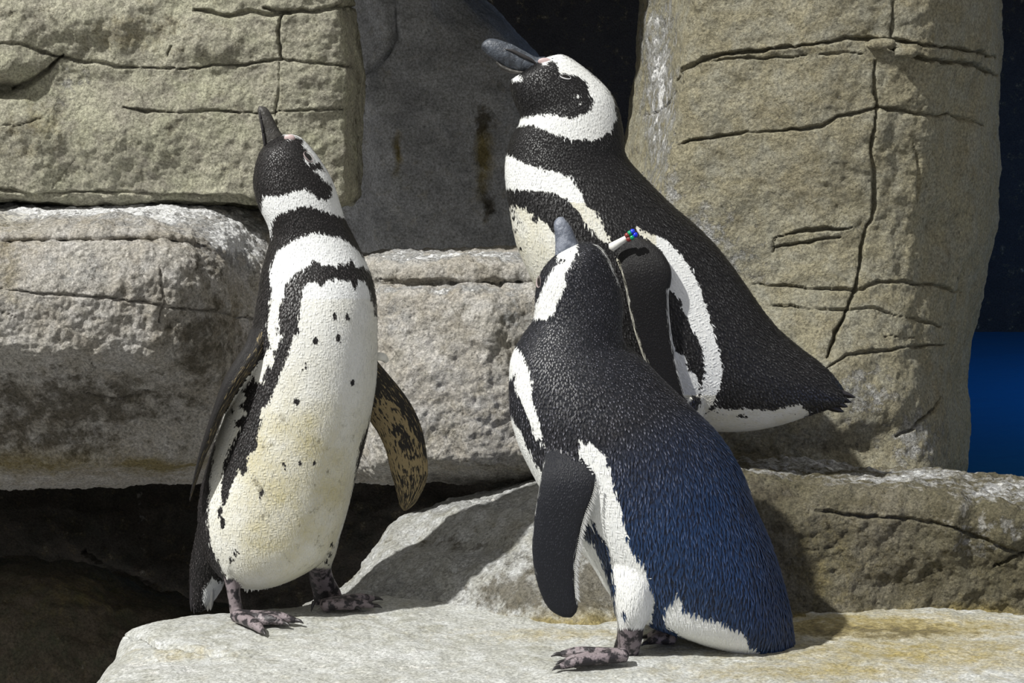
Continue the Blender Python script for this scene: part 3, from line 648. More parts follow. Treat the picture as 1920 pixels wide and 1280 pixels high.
def penguin_body(parent, comps, mat, polys, tints, voxel, all_sides, inner=None, fmat=None, fsize=None, blue_reflection=None):
    """fuse the closed pieces into one continuous skin, then lay the plumage pattern on it"""
    vs, fs, fu, ci = [], [], [], []; off = 0
    for k, (nm, (V, f, u)) in enumerate(comps):
        vs.append(V); fu.append(u); ci.append(np.full(len(V), k)); fs += [tuple(i + off for i in q) for q in f]; off += len(V)
    V0 = np.concatenate(vs); FU = np.concatenate(fu); CI = np.concatenate(ci)
    me = bpy.data.meshes.new('tmp'); me.from_pydata(V0.tolist(), [], fs); me.update()
    import bmesh
    bm = bmesh.new(); bm.from_mesh(me); bmesh.ops.recalc_face_normals(bm, faces=bm.faces); bm.to_mesh(me); bm.free()
    o = bpy.data.objects.new('tmp', me); S.collection.objects.link(o)
    md = o.modifiers.new('r', 'REMESH'); md.mode = 'VOXEL'; md.voxel_size = voxel
    dg = bpy.context.evaluated_depsgraph_get()
    nm = bpy.data.meshes.new_from_object(o.evaluated_get(dg))
    bpy.data.objects.remove(o); bpy.data.meshes.remove(me)
    n = len(nm.vertices); co = np.empty(n * 3); nm.vertices.foreach_get('co', co); co = co.reshape(-1, 3)
    ed = np.empty(len(nm.edges) * 2, int); nm.edges.foreach_get('vertices', ed); ed = ed.reshape(-1, 2)
    cnt = np.bincount(ed.ravel(), minlength=n).astype(float)
    for it in range(8):
        acc = np.stack([np.bincount(ed[:, 0], co[ed[:, 1], k], n) + np.bincount(ed[:, 1], co[ed[:, 0], k], n) for k in range(3)], 1)
        lam = .55 if it % 2 == 0 else -.50
        co = co + lam * (acc / cnt[:, None] - co)
    nm.vertices.foreach_set('co', co.ravel()); nm.update()
    nor = np.empty(n * 3); nm.vertices.foreach_get('normal', nor); nor = nor.reshape(-1, 3)
    kd = KDTree(len(V0))
    for i, p in enumerate(V0): kd.insert(p, i)
    kd.balance()
    idx = np.zeros(n, int); fuv = np.zeros((n, 3))
    for i, p in enumerate(co):
        r_ = kd.find_n(p, 5); k0 = r_[0][1]; idx[i] = k0
        w_ = 0; acc_ = np.zeros(3)
        for (_, k, dd) in r_:
            if CI[k] == CI[k0] and abs(FU[k, 1] - FU[k0, 1]) < 12:
                ww = 1 / (dd * dd + 1e-7); w_ += ww; acc_ += ww * FU[k]
        fuv[i] = acc_ / w_
    comp = CI[idx]
    ok = (comp[ed[:, 0]] == comp[ed[:, 1]]) & (np.abs(fuv[ed[:, 0], 1] - fuv[ed[:, 1], 1]) < 12); e2 = ed[ok]
    c2 = np.bincount(e2.ravel(), minlength=n) + 1.0
    for it in range(5):
        fuv = np.stack([(fuv[:, k] + np.bincount(e2[:, 0], fuv[e2[:, 1], k], n) + np.bincount(e2[:, 1], fuv[e2[:, 0], k], n)) / c2 for k in range(3)], 1)
    dp = co[e2[:, 1]] - co[e2[:, 0]]; du_ = (fuv[e2[:, 1], 0] - fuv[e2[:, 0], 0]) / ((dp * dp).sum(1) + 1e-12)
    flow = np.stack([np.bincount(e2[:, 0], du_ * dp[:, k], n) + np.bincount(e2[:, 1], du_ * dp[:, k], n) for k in range(3)], 1)
    for it in range(6):
        flow = np.stack([(flow[:, k] + np.bincount(e2[:, 0], flow[e2[:, 1], k], n) + np.bincount(e2[:, 1], flow[e2[:, 0], k], n)) / c2 for k in range(3)], 1)
    names = [c[0] for c in comps]
    cname = np.array(names, dtype=object)[comp]
    view = CAM - co; facing = (nor * view).sum(1) > 0
    q = proj(co)
    f = np.full(n, -14.0)
    act = np.ones(n, bool) if all_sides else facing
    cache = {}
    for kind, pts, who in polys:
        m = act & np.isin(cname.astype(str), who)
        if not m.any(): continue
        sd = poly_sd(q[m], pts)
        f[m] = np.maximum(f[m], sd) if kind == 'W' else np.minimum(f[m], -sd)
    if inner is not None: f = np.where(act, f, inner(co, nor, cname, f))
    f = np.clip(f, -14, 14) / 14
    tint = np.zeros((n, 4)); tint[:, 3] = 1
    for ch, fn in tints: tint[:, ch] = np.clip(np.maximum(tint[:, ch], fn(q, co, nor, cname.astype(str), facing)), 0, 1)
    nm.name = 'body'
    ob = bpy.data.objects.new('body', nm); S.collection.objects.link(ob); attach(ob, parent)
    add_attr(nm, 'wsd', 'FLOAT', f); add_attr(nm, 'fuv', 'FLOAT_VECTOR', fuv); add_attr(nm, 'tint', 'FLOAT_COLOR', tint)
    nm.materials.clear(); nm.materials.append(mat)
    nm.polygons.foreach_set('use_smooth', np.ones(len(nm.polygons), bool))
    mt = blue_reflection(q, co) * (cname != 'flipper') if blue_reflection else np.zeros(n)
    add_attr(nm, 'blue_reflection', 'FLOAT', mt)
    # a coat of small overlapping feathers: each one a folded kite lying along the flow of the plumage
    flow -= nor * (flow * nor).sum(1)[:, None]; flow /= np.linalg.norm(flow, axis=1)[:, None] + 1e-9
    size = fsize(q, co); size = np.where(f > 0, size * .78, size)                                    # spacing in metres
    cand = np.nonzero((cname == 'torso') | (cname == 'rump') | ((cname == 'leg') & (tint[:, 0] < .3)))[0]
    r2 = np.random.default_rng(3); r2.shuffle(cand)
    k2 = KDTree(len(cand))
    for i in cand: k2.insert(co[i], int(i))
    k2.balance()
    dead = np.zeros(n, bool); keep = []
    for i in cand:
        if dead[i]: continue
        keep.append(i)
        for (_, j, _d) in k2.find_range(co[i], size[i]): dead[j] = True
    keep = np.array(keep); m = len(keep)
    c = co[keep] + r2.normal(0, .0003, (m, 3)); N_ = nor[keep]; Fl = flow[keep]; sz = size[keep][:, None]
    B_ = np.cross(N_, Fl)
    a_ = r2.normal(0, .16, m)[:, None]; Fl, B_ = Fl * np.cos(a_) + B_ * np.sin(a_), B_ * np.cos(a_) - Fl * np.sin(a_)
    ln = sz * (1.55 + .9 * np.clip((sz - .0024) / .0012, 0, 1)) * r2.uniform(.85, 1.2, (m, 1)); wd_ = sz * .62
    fw_ = f[keep] + r2.normal(0, .13, m); wh = (fw_ > 0)[:, None]
    ln = np.where(wh, ln * 1.75, ln); wd_ = np.where(wh, wd_ * .5, wd_ * np.where(mt[keep] > .3, .72, .9)[:, None]); ln = np.where(wh, ln, ln * (1 + .5 * mt[keep][:, None]))
    lift = ln * np.where(wh, r2.uniform(.008, .028, (m, 1)), r2.uniform(.07, .17, (m, 1)))
    root = c - Fl * ln * .35 - N_ * .0004
    tip = c + Fl * ln * .65 + N_ * lift
    lf = c + B_ * wd_ + Fl * ln * .12 + N_ * (lift * .35 - wd_ * .12); rt = c - B_ * wd_ + Fl * ln * .12 + N_ * (lift * .35 - wd_ * .12)
    mid = c + Fl * ln * .15 + N_ * (lift * .55 + wd_ * .10)
    FV = np.stack([root, lf, tip, rt, mid], 1).reshape(-1, 3); b5 = np.arange(m)[:, None] * 5
    FT = np.concatenate([b5 + np.array([[0, 4, 1]]), b5 + np.array([[1, 4, 2]]), b5 + np.array([[2, 4, 3]]), b5 + np.array([[3, 4, 0]])])
    po = mesh_obj('plumage', FV, FT[:, ::-1], fmat, parent); po['kind'] = 'stuff'
    add_attr(po.data, 'wsd', 'FLOAT', np.repeat((fw_ > 0).astype(float), 5))
    add_attr(po.data, 'tint', 'FLOAT_COLOR', np.repeat(tint[keep], 5, 0))
    add_attr(po.data, 'blue_reflection', 'FLOAT', np.repeat(mt[keep], 5))
    add_attr(po.data, 'tipv', 'FLOAT', np.tile([0, .35, 1., .35, .45], m))
    add_attr(po.data, 'rnd', 'FLOAT', np.repeat(r2.random(m), 5))
    bvh = BVHTree.FromPolygons(co.tolist(), [tuple(p.vertices) for p in nm.polygons])
    return ob, bvh
def hit(bvh, px, py, far=False):
    d = ray(px, py); d = d / np.linalg.norm(d)
    h = bvh.ray_cast(Vector(CAM), Vector(d))
    if far:
        last = h
        while h[0] is not None:
            last = h; h = bvh.ray_cast(h[0] + Vector(d) * .002, Vector(d))
        h = last
    return np.array(h[0]), np.array(h[1])

def z(Zt, pts): return [(x / Zt[2] + Zt[0], y / Zt[2] + Zt[1]) for x, y in pts]
def ell(x, y, rx, ry=None, n=10): 
    ry = ry or rx
    return [(x + rx * math.cos(k * 2 * math.pi / n), y + ry * math.sin(k * 2 * math.pi / n)) for k in range(n)]
Z1 = (440, 180, 2.91); Z2 = (320, 560, 3.048); Z3 = (320, 900, 3.369); Z4 = (860, 40, 2.91); Z5 = (900, 380, 2.909); Z6 = (1180, 380, 2.7826); Z7 = (920, 780, 2.56)

def horn_mat(name, c1, c2, c3):
    t = NT(name); v = t.n('ShaderNodeTexCoord').outputs['Object']
    c = t.mix(t.ramp(t.noise(v, 70, 5, .6, 1.2), .38, .62), c1, c2)
    c = t.mix(t.ramp(t.noise(v, 160, 6, .7, 2.0), .58, .70), c, c3)
    return t.out(c, .42, t.bump(t.noise(v, 140, 5, .6, 1.5), .5, .003), .5)
M_bill = horn_mat('bill_horn', (0.026, 0.030, 0.038), (0.075, 0.088, 0.11), (0.26, 0.29, 0.33))
M_billA = horn_mat('bill_horn_dark', (0.030, 0.028, 0.026), (0.060, 0.056, 0.05), (0.12, 0.115, 0.10))
M_billB = horn_mat('bill_horn_pale', (0.10, 0.115, 0.15), (0.22, 0.24, 0.29), (0.42, 0.44, 0.48))
M_eye = plain('eye_black', (0.010, 0.008, 0.007), .12, .6)
M_lid = plain('eyelid', (0.55, 0.55, 0.56), .5)
M_lidpink = plain('eyelid_dusky', (0.30, 0.24, 0.235), .5)
M_lore = plain('lore_pink', (0.52, 0.40, 0.39), .5)
M_claw = plain('claw_horn', (0.025, 0.023, 0.024), .4)
M_tail = plain('tail_black', (0.018, 0.016, 0.018), .5)
M_tailb = plain('tail_blue_reflection', (0.012, 0.020, 0.042), .45)  # black tail feathers with the blue reflection in their colour
M_whitef = plain('white_feather', (0.70, 0.70, 0.67), .6)
M_band = plain('band_white', (0.72, 0.72, 0.68), .4)

def sphere(name, c, r, mat, parent, axes=None, sc=(1, 1, 1), nu=12, nv=18):
    u = np.linspace(0, np.pi, nu); v = np.linspace(0, 2 * np.pi, nv, endpoint=False); uu, vv = np.meshgrid(u, v, indexing='ij')
    d = np.stack([np.sin(uu) * np.cos(vv), np.sin(uu) * np.sin(vv), np.cos(uu)], -1).reshape(-1, 3) * np.asarray(sc) * r
    if axes is not None: d = d @ np.asarray(axes)
    return mesh_obj(name, d + c, grid_faces(nu, nv, True), mat, parent)
def eye(parent, bvh, px, py, r, dirpx, slit=1.0, lidmat=None, far=False):
    c, nrm = hit(bvh, px, py, far)
    a, _ = hit(bvh, px + dirpx[0], py + dirpx[1], far)
    ax = a - c; ax /= np.linalg.norm(ax); nn = np.array(nrm); nn -= ax * (nn @ ax); nn /= np.linalg.norm(nn)
    if nn @ (CAM - c) < 0 and not far: nn = -nn
    bx = np.cross(nn, ax); axes = np.stack([ax, bx, nn])
    e = sphere('eye', c - nn * r * .25, r, M_eye, parent, axes, (1.15, slit, .55))
    if lidmat:
        th = np.linspace(0, 2 * np.pi, 25)[:-1]
        ring = [c + ax * math.cos(k) * r * 1.30 + bx * math.sin(k) * r * (slit + .12) + nn * (r * .10 - .05 * r * math.cos(2 * k)) for k in th]
        ring.append(ring[0]); rr = [r * (.05 + .13 * max(0, -np.sign(bx[2]) * math.sin(k))) for k in th] + [r * .1]
        V, f, _ = tube(ring, rr, 8, 2)
        mesh_obj('eyelid', V, f, lidmat, e)
    return e
def bill_mesh(name, stn, mat, parent, n_ring=40, n_seg=28, expo=2.2, Z=None, rough=.0006):
    V, f, _ = loft(stn, n_ring, n_seg, expo, Z=Z)
    V = V + (rough * fbm(V * 120, 3))[:, None]
    o = mesh_obj(name, V, f, mat, parent)
    import bmesh
    bm = bmesh.new(); bm.from_mesh(o.data); bmesh.ops.recalc_face_normals(bm, faces=bm.faces); bm.to_mesh(o.data); bm.free()
    return o
def claw(p, d, parent, r=.0032, L=.013):
    d = np.asarray(d, float); d /= np.linalg.norm(d)
    V, f, _ = tube([p - d * .002, p + d * L * .5 + np.array([0, 0, .0005]), p + d * L - np.array([0, 0, .002])], [r, r * .75, r * .15], 8, 3)
    return mesh_obj('claw', V, f, M_claw, parent)

BODY = ['torso', 'leg']
# ================================================================== penguin A: left, front view
pa = empty('penguin', G(520, 1165), 'penguin with white belly and bill pointed straight up, wings held out', 'penguin', 'penguins on the rocks')
Y0 = .135
tA = [(500, 266, 531, 252, Y0, .010), (491, 279, 556, 252, Y0, .026), (482, 298, 581, 275, Y0, .036), (476, 325, 604, 306, Y0, .041), (475, 348, 621, 334, Y0, .044), (481, 374, 633, 367, Y0, .046),
      (490, 397, 643, 400, Y0, .047), (502, 420, 650, 418, Y0, .048), (507, 442, 658, 434, Y0, .050), (500, 475, 676, 470, Y0, .058), (491, 507, 690, 502, Y0, .067), (486, 540, 701, 537, Y0, .075),
      (479, 585, 706, 580, Y0, .083), (468, 640, 707, 640, Y0, .088), (448, 700, 706, 705, Y0, .09), (424, 770, 698, 765, Y0, .092), (402, 830, 684, 830, Y0, .093), (384, 890, 669, 885, Y0, .093),
      (374, 940, 657, 935, Y0, .092), (374, 990, 645, 980, Y0, .088), (386, 1035, 630, 1020, Y0, .08), (408, 1070, 603, 1052, Y0, .066), (436, 1092, 565, 1076, Y0, .045), (470, 1102, 530, 1092, Y0, .02)]
comps = [('torso', loft(tA, 160, 110, 2.15)),
         ('rump', loft([(378, 950, 470, 950, .19, .05), (366, 1010, 450, 1010, .21, .045), (357, 1060, 430, 1060, .215, .032), (356, 1100, 418, 1100, .215, .022), (358, 1130, 400, 1128, .21, .012), (366, 1146, 385, 1142, .21, .006)], 40, 40)),
         ('flipper_near', loft([(470, 618, 512, 612, .10, .022), (460, 645, 499, 655, .09, .030), (443, 670, 478, 686, .085, .034), (418, 714, 450, 724, .08, .036), (399, 770, 418, 778, .08, .036), (385, 812, 401, 822, .08, .034), (374, 850, 384, 858, .08, .028), (365, 890, 371, 895, .08, .02), (358, 922, 361, 925, .08, .011), (354, 941, 356, 942, .08, .003)], 60, 36, 2.4)),
         ('flipper', loft([(660, 690, 690, 655, .16, .016), (676, 735, 722, 694, .17, .012), (690, 783, 756, 735, .175, .009), (707, 810, 779, 771, .17, .007), (722, 842, 794, 812, .165, .006), (731, 880, 802, 862, .16, .0055), (740, 912, 802, 896, .155, .005), (746, 938, 790, 926, .15, .0045), (751, 952, 775, 949, .15, .004), (757, 958, 764, 956, .15, .002)], 60, 36, 2.3)),
         ('leg', loft([(398, 1030, 480, 1030, .11, .04), (412, 1060, 462, 1062, .10, .032), (419, 1080, 451, 1082, .095, .018), (424, 1102, 450, 1104, .09, .014), (429, 1130, 453, 1132, .085, .012), (431, 1148, 458, 1150, .083, .012), (434, 1162, 456, 1164, .082, .008)], 36, 32)),
         ('leg', loft([(545, 1010, 640, 990, .15, .045), (562, 1045, 630, 1035, .165, .035), (577, 1063, 621, 1062, .175, .02), (580, 1085, 626, 1085, .185, .016), (586, 1108, 640, 1112, .195, .015), (588, 1125, 640, 1130, .20, .013), (592, 1138, 630, 1140, .20, .008)], 36, 32))]
fa1 = [G(492, 1183, .006), G(532, 1168, .007), G(554, 1163, .007)]
fa2 = [G(665, 1139, .006), G(700, 1135, .007), G(700, 1122, .008)]
for pz in foot(G(444, 1154, .009), fa1): comps.append(('leg', pz))
for pz in foot(G(606, 1134, .010), fa2): comps.append(('leg', pz))
head_w = z(Z1, [(262, 210), (320, 195), (360, 213), (415, 270), (470, 345), (535, 430), (570, 530), (610, 650), (600, 668), (520, 640), (440, 610), (370, 600), (300, 625), (235, 650), (203, 690), (197, 770), (180, 740), (140, 650), (148, 590), (158, 545), (250, 545), (330, 522), (380, 508), (430, 535), (460, 562), (500, 568), (528, 540), (528, 485), (488, 468), (450, 422), (432, 404), (462, 402), (490, 408), (462, 362), (432, 372), (385, 365), (380, 325), (395, 300), (370, 270), (375, 240), (330, 222), (290, 240)])
sh_w = z(Z1, [(232, 850), (300, 800), (380, 760), (440, 745), (520, 760), (600, 785), (660, 828), (692, 866), (740, 925), (800, 1000), (800, 1300), (860, 1300), (800, 1400), (200, 1400), (175, 1280), (185, 1190), (198, 1120), (200, 1060), (188, 1000), (200, 920)])
belly_w = z(Z2, [(570, 0), (1200, -40), (1210, 300), (1190, 560), (1080, 840), (1030, 1180), (980, 1420), (940, 1560), (860, 1700), (400, 1700), (340, 1620), (300, 1560), (260, 1480), (225, 1400), (212, 1280), (222, 1060), (240, 900), (275, 760), (300, 640), (360, 540), (440, 430), (500, 370), (540, 320), (590, 240), (605, 180), (560, 130)])
band_b = z(Z1, [(800, 960), (745, 960), (700, 930), (660, 935), (635, 890), (610, 925), (575, 905), (560, 935), (480, 920), (440, 895), (400, 930), (340, 960), (300, 1000), (270, 1050), (265, 1110), (245, 1150), (245, 1200), (235, 1300), (350, 1300), (345, 1250), (325, 1200), (335, 1140), (372, 1100), (360, 1060), (400, 1022), (450, 1010), (478, 1040), (495, 1010), (560, 998), (620, 1005), (660, 1050), (675, 1005), (710, 1010), (735, 1060), (745, 1110), (765, 1150), (765, 1200), (830, 1200)])
band2_b = z(Z2, [(740, -10), (735, 130), (700, 190), (682, 290), (640, 400), (610, 470), (570, 580), (522, 625), (510, 720), (490, 790), (490, 850), (442, 900), (432, 980), (410, 1010), (390, 970), (350, 1060), (325, 1140), (300, 1180), (290, 1110), (292, 1020), (310, 920), (360, 810), (400, 735), (370, 725), (372, 700), (440, 660), (390, 610), (440, 570), (410, 530), (445, 470), (530, 480), (550, 380), (590, 390), (595, 300), (640, 210), (618, 150), (640, -10)])
spots = [z(Z2, ell(x, y, r, r * 1.5)) for x, y, r in ((940, 100, 13), (1010, 105, 12), (962, 225, 14), (828, 240, 13), (770, 385, 12), (1037, 478, 11), (718, 590, 13), (517, 1110, 14), (650, 955, 9), (740, 935, 8), (822, 940, 7), (470, 460, 12), (510, 330, 10), (285, 1215, 12), (350, 645, 8), (1165, 75, 7))]
spots += [z(Z3, ell(x, y, r, r * 1.9)) for x, y, r in ((310, 205, 14), (330, 265, 18), (405, 455, 8), (385, 500, 12), (1005, 470, 8), (1020, 410, 7), (985, 515, 8))]
bx = ['torso', 'leg']
polys = [('W', head_w, ['torso']), ('W', sh_w, ['torso']), ('W', belly_w, bx), ('B', band_b, ['torso']), ('B', band2_b, bx)] + [('B', s_, bx) for s_ in spots]
polys += [('W', z(Z3, [(200, 700), (260, 620), (330, 640), (330, 780), (230, 820), (205, 760)]), ['rump'])]
def skinA(q, co, nor, nm, fc):
    leg = nm == 'leg'; lim = np.where(q[:, 0] < 520, 1080, 1062) + 5 * pnoise(co * 120)
    return leg * np.clip((q[:, 1] - lim) / 5, 0, 1)
def dirtA(q, co, nor, nm, fc):
    b = np.isin(nm, bx)
    e = 1.0 * np.exp(-((q[:, 0] - 560) / 110) ** 2 - ((q[:, 1] - 850) / 110) ** 2) + .75 * np.exp(-((q[:, 0] - 540) / 110) ** 2 - ((q[:, 1] - 1010) / 110) ** 2) + .25 * (q[:, 1] > 560)
    return b * np.clip(e, 0, .95)
def ochA(q, co, nor, nm, fc):
    lead = poly_sd(q, z(Z2, [(1150, 300), (1245, 410), (1335, 520), (1410, 640), (1455, 790), (1480, 920), (1440, 900), (1410, 800), (1345, 690), (1270, 590), (1190, 560), (1150, 640), (1100, 690)]))
    mid_ = poly_sd(q, z(Z2, [(1270, 690), (1330, 740), (1390, 830), (1420, 900), (1390, 920), (1330, 880), (1270, 790)]))
    v = .98 - .30 * np.clip(.5 + lead / 8, 0, 1) - .24 * np.clip(.5 + mid_ / 10, 0, 1) - .15 * (q[:, 1] > 890)
    return ((nm == 'flipper') & fc) * np.clip(v, .5, 1) + ((nm == 'flipper_near') & (nor[:, 0] > .05)) * .72
MA = feather_mat('plumage_brown_black', (0.010, 0.009, 0.009), (0.05, 0.045, 0.045))
ba, vh = penguin_body(pa, comps, MA, polys, [(0, skinA), (1, ochA), (2, dirtA)], .0020, False,
    fmat=coat_mat('coat_brown_black', (0.009, 0.008, 0.0085), (0.009, 0.008, 0.0085), (0.19, 0.17, 0.17), (.02, .9)), fsize=lambda q, co: np.where(q[:, 1] < 500, .0022, .0028))
bl = bill_mesh('bill', [(492, 283, 556, 268, Y0, .012), (494, 268, 541, 268, Y0, .0125), (492, 256, 530, 254, Y0, .0115), (490, 244, 522, 241, Y0, .010), (487, 228, 513, 224, Y0, .009), (484, 213, 506, 211, Y0, .008), (483, 204, 500, 203, Y0, .006), (485, 199, 494, 199, Y0, .003)], M_billA, pa)
V, f, _ = tube(P([497, 494, 492, 489, 487], [272, 255, 240, 222, 208], [Y0 - .0105, Y0 - .0105, Y0 - .009, Y0 - .008, Y0 - .006]), [.0018, .0018, .0016, .0014, .0008], 8)
mesh_obj('mouth_line', V, f, M_claw, bl)
c, nn = hit(vh, 543, 259); sphere('lore', c, .0055, M_lore, pa, None, (1.3, .5, .9))
eye(pa, vh, 578, 294, .0062, (14, 14), .85, M_lidpink)
eye(pa, vh, 505, 300, .0062, (-8, 10), .85, M_lidpink, True)
for fe, an in ((fa1, G(444, 1154)), (fa2, G(606, 1134))):
    for e in fe: claw(e, (e - an) * np.array([1, 1, 0]), pa)
claw(G(588, 1130, .012), np.array([-.3, -.5, -.9]), pa, .0026, .010)
for k in range(9):
    x = 357 + k * 4.2
    blade('tail_feather', P(x + 6, 1080 + k * 2, .20 - .003 * (k % 3)), P(x + 2 + (k % 3), 1146 + 6 * math.sin(k * 1.9) - k * .6, .205), .0042, M_tail if k < 7 else M_whitef, pa)
for k in range(26):
    t_ = k / 25; x = 462 + 105 * t_; y = 1104 - 34 * t_ ** 1.5
    blade('belly_feather', P(x, y - 16, .115), P(x - 3, y + 5 + 4 * math.sin(k * 2.3), .115), .0022, M_whitef, pa)
V, f, _ = tube(P([700, 709, 718, 724], [668, 668, 669, 676], [.15, .145, .145, .15]), [.004, .0055, .0055, .004], 10)
mesh_obj('flipper_band', V, f, M_band, pa)['label'] = 'small white band on the wing'

# ================================================================== penguin B: right front, seen from behind
pb = empty('penguin', G(1190, 1235), 'penguin with its dark, blue-reflecting back turned, head raised, standing nearest', 'penguin', 'penguins on the rocks')
Y0 = -.035
tB = [(1050, 470, 1079, 456, Y0, .010), (1032, 487, 1106, 453, Y0, .026), (1016, 507, 1127, 464, Y0, .036), (1006, 536, 1147, 494, Y0, .041), (1003, 566, 1160, 530, Y0, .043), (1001, 597, 1168, 572, Y0, .046),
      (986, 620, 1166, 615, Y0, .050), (969, 646, 1172, 647, Y0, .056), (957, 676, 1200, 667, Y0, .064), (955, 720, 1248, 717, Y0, .077), (957, 776, 1297, 764, Y0, .088), (972, 832, 1350, 818, Y0, .095),
      (998, 886, 1392, 888, Y0, .10), (1034, 950, 1413, 946, Y0, .103), (1075, 1010, 1443, 1014, Y0, .102), (1108, 1055, 1461, 1068, Y0, .098), (1136, 1102, 1475, 1118, Y0, .09), (1172, 1145, 1484, 1165, Y0, .08),
      (1240, 1172, 1488, 1195, Y0, .066), (1300, 1196, 1488, 1212, Y0, .052), (1370, 1214, 1486, 1221, Y0, .04), (1430, 1228, 1483, 1227, Y0, .026)]
comps = [('torso', loft(tB, 170, 120, 2.15, .0040, .0034)),
         ('flipper', loft([(300, 90, 420, 100, -.07, .02), (262, 180, 500, 195, -.10, .018), (243, 285, 515, 300, -.122, .014), (224, 390, 495, 395, -.13, .011), (207, 500, 450, 500, -.132, .009), (197, 610, 428, 600, -.133, .008), (205, 720, 412, 710, -.133, .007), (228, 820, 413, 810, -.132, .006), (264, 905, 419, 890, -.131, .0055), (305, 947, 416, 940, -.13, .005), (345, 964, 390, 966, -.13, .003)], 70, 40, 2.3, Z=Z7)),
         ('leg', loft([(1120, 1040, 1262, 1040, -.07, .05), (1140, 1095, 1240, 1095, -.085, .045), (1152, 1140, 1224, 1140, -.09, .036), (1158, 1172, 1208, 1174, -.09, .022), (1156, 1195, 1204, 1200, -.088, .017), (1150, 1215, 1198, 1222, -.083, .015), (1152, 1230, 1196, 1238, -.075, .010)], 40, 36)),
         ('leg', loft([(1170, 1080, 1290, 1080, .02, .045), (1205, 1140, 1285, 1140, .03, .032), (1225, 1172, 1275, 1172, .03, .02), (1238, 1190, 1282, 1190, .028, .014), (1246, 1199, 1284, 1199, .025, .009)], 30, 30))]
fb1 = [G(1052, 1226, .008), G(1058, 1240, .007), G(1050, 1250, .006)]
fb2 = [G(1216, 1193, .006), G(1214, 1204, .006)]
for pz in foot(G(1172, 1228, .013), fb1): comps.append(('leg', pz))
for pz in foot(G(1262, 1196, .009), fb2): comps.append(('leg', pz))
hw = z(Z5, [(455, 205), (525, 192), (532, 260), (500, 330), (462, 400), (470, 450), (432, 540), (405, 600), (360, 642), (280, 632), (300, 565), (340, 480), (370, 400), (418, 340), (465, 310), (440, 300), (415, 320), (425, 270)])
hw2 = z(Z5, [(620, 222), (660, 240), (700, 300), (760, 450), (750, 440), (695, 310), (655, 252)])
cw = z(Z5, [(185, 775), (232, 830), (262, 900), (280, 960), (285, 1080), (310, 1150), (345, 1290), (305, 1290), (270, 1190), (230, 1100), (190, 1010), (193, 935), (170, 965), (140, 980), (140, 800)])
cw2 = z(Z7, [(195, -10), (222, -10), (252, 120), (255, 150), (240, 120)])
bw = z(Z7, [(90, -10), (112, 20), (140, 70), (165, 120), (205, 205), (248, 270), (330, 400), (480, 480), (500, 620), (560, 720), (600, 960), (620, 1060), (500, 1060), (200, 500), (150, 300), (60, 60)])
fw = z(Z7, [(425, 118), (500, 140), (555, 200), (580, 285), (600, 390), (632, 480), (652, 580), (690, 660), (735, 720), (760, 800), (790, 880), (775, 980), (740, 1060), (600, 1060), (600, 950), (590, 850), (580, 760), (570, 680), (530, 600), (500, 520), (400, 440), (420, 320), (420, 220)])
sb = z(Z7, [(430, 480), (492, 540), (552, 600), (582, 740), (603, 860), (590, 875), (548, 745), (492, 610), (440, 575)])
rw = z(Z7, [(835, 925), (860, 900), (900, 850), (925, 930), (1000, 955), (1060, 975), (1130, 1000), (1200, 1035), (1235, 1070), (1240, 1100), (1340, 1175), (1250, 1175), (1100, 1140), (950, 1080), (835, 1010)])
polys = [('W', hw, ['torso']), ('W', hw2, ['torso']), ('W', cw, ['torso']), ('W', cw2, ['torso']), ('W', bw, bx), ('W', fw, bx), ('B', sb, bx), ('W', rw, bx), ('B', z(Z7, ell(640, 950, 12, 14)), bx),
         ('W', z(Z7, [(500, 250), (522, 310), (503, 395), (458, 500), (436, 600), (418, 705), (420, 800), (426, 900), (413, 900), (407, 800), (402, 705), (424, 590), (444, 500), (488, 395), (508, 310)]), ['flipper']),
         ('W', z(Z7, [(262, 150), (240, 285), (220, 400), (203, 510), (192, 640), (203, 740), (228, 850), (262, 920), (250, 925), (180, 700), (190, 500), (230, 200)]), ['flipper'])]
def skinB(q, co, nor, nm, fc):
    lim = np.where(co[:, 1] > -.02, 1172, 1176) + 4 * pnoise(co * 120)
    return (nm == 'leg') * np.clip((q[:, 1] - lim) / 5, 0, 1)
MB_ = feather_mat('plumage_blue_reflection', (0.008, 0.009, 0.013), (0.04, 0.042, 0.055), 1.0)
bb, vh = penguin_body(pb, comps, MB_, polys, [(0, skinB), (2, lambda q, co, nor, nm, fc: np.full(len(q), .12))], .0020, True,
    fmat=coat_mat('coat_blue_reflection', (0.008, 0.008, 0.011), (0.004, 0.021, 0.066), (0.30, 0.30, 0.35), (.02, 1.)), fsize=lambda q, co: np.where(q[:, 1] < 660, .0024, .0024 + .0012 * np.clip((q[:, 1] - 660) / 200, 0, 1)),
    blue_reflection=lambda q, co: np.clip((q[:, 1] - 800 + .5 * (q[:, 0] - 1180)) / 220, 0, 1))  # blue reflection on the lower back painted into the plumage
bill_mesh('bill', [(1040, 486, 1090, 462, Y0, .012), (1041, 468, 1083, 452, Y0, .0125), (1041, 448, 1078, 440, Y0, .011), (1039, 430, 1072, 427, Y0, .0095), (1038, 418, 1065, 417, Y0, .008), (1042, 411, 1060, 411, Y0, .006), (1047, 407, 1056, 407, Y0, .003)], M_billB, pb)
eye(pb, vh, 1011, 528, .0062, (2, 12), .8, M_lidpink)
for fe, an in ((fb1, G(1172, 1228)), (fb2, G(1262, 1196))):
    for e in fe: claw(e, (e - an) * np.array([1, 1, 0]), pb)
fr = np.array(z(Z7, [(512, 330), (494, 400), (462, 480), (444, 540), (430, 610), (418, 680), (411, 750), (412, 820), (416, 880)]), float)
xi_ = np.linspace(0, len(fr) - 1, 62)
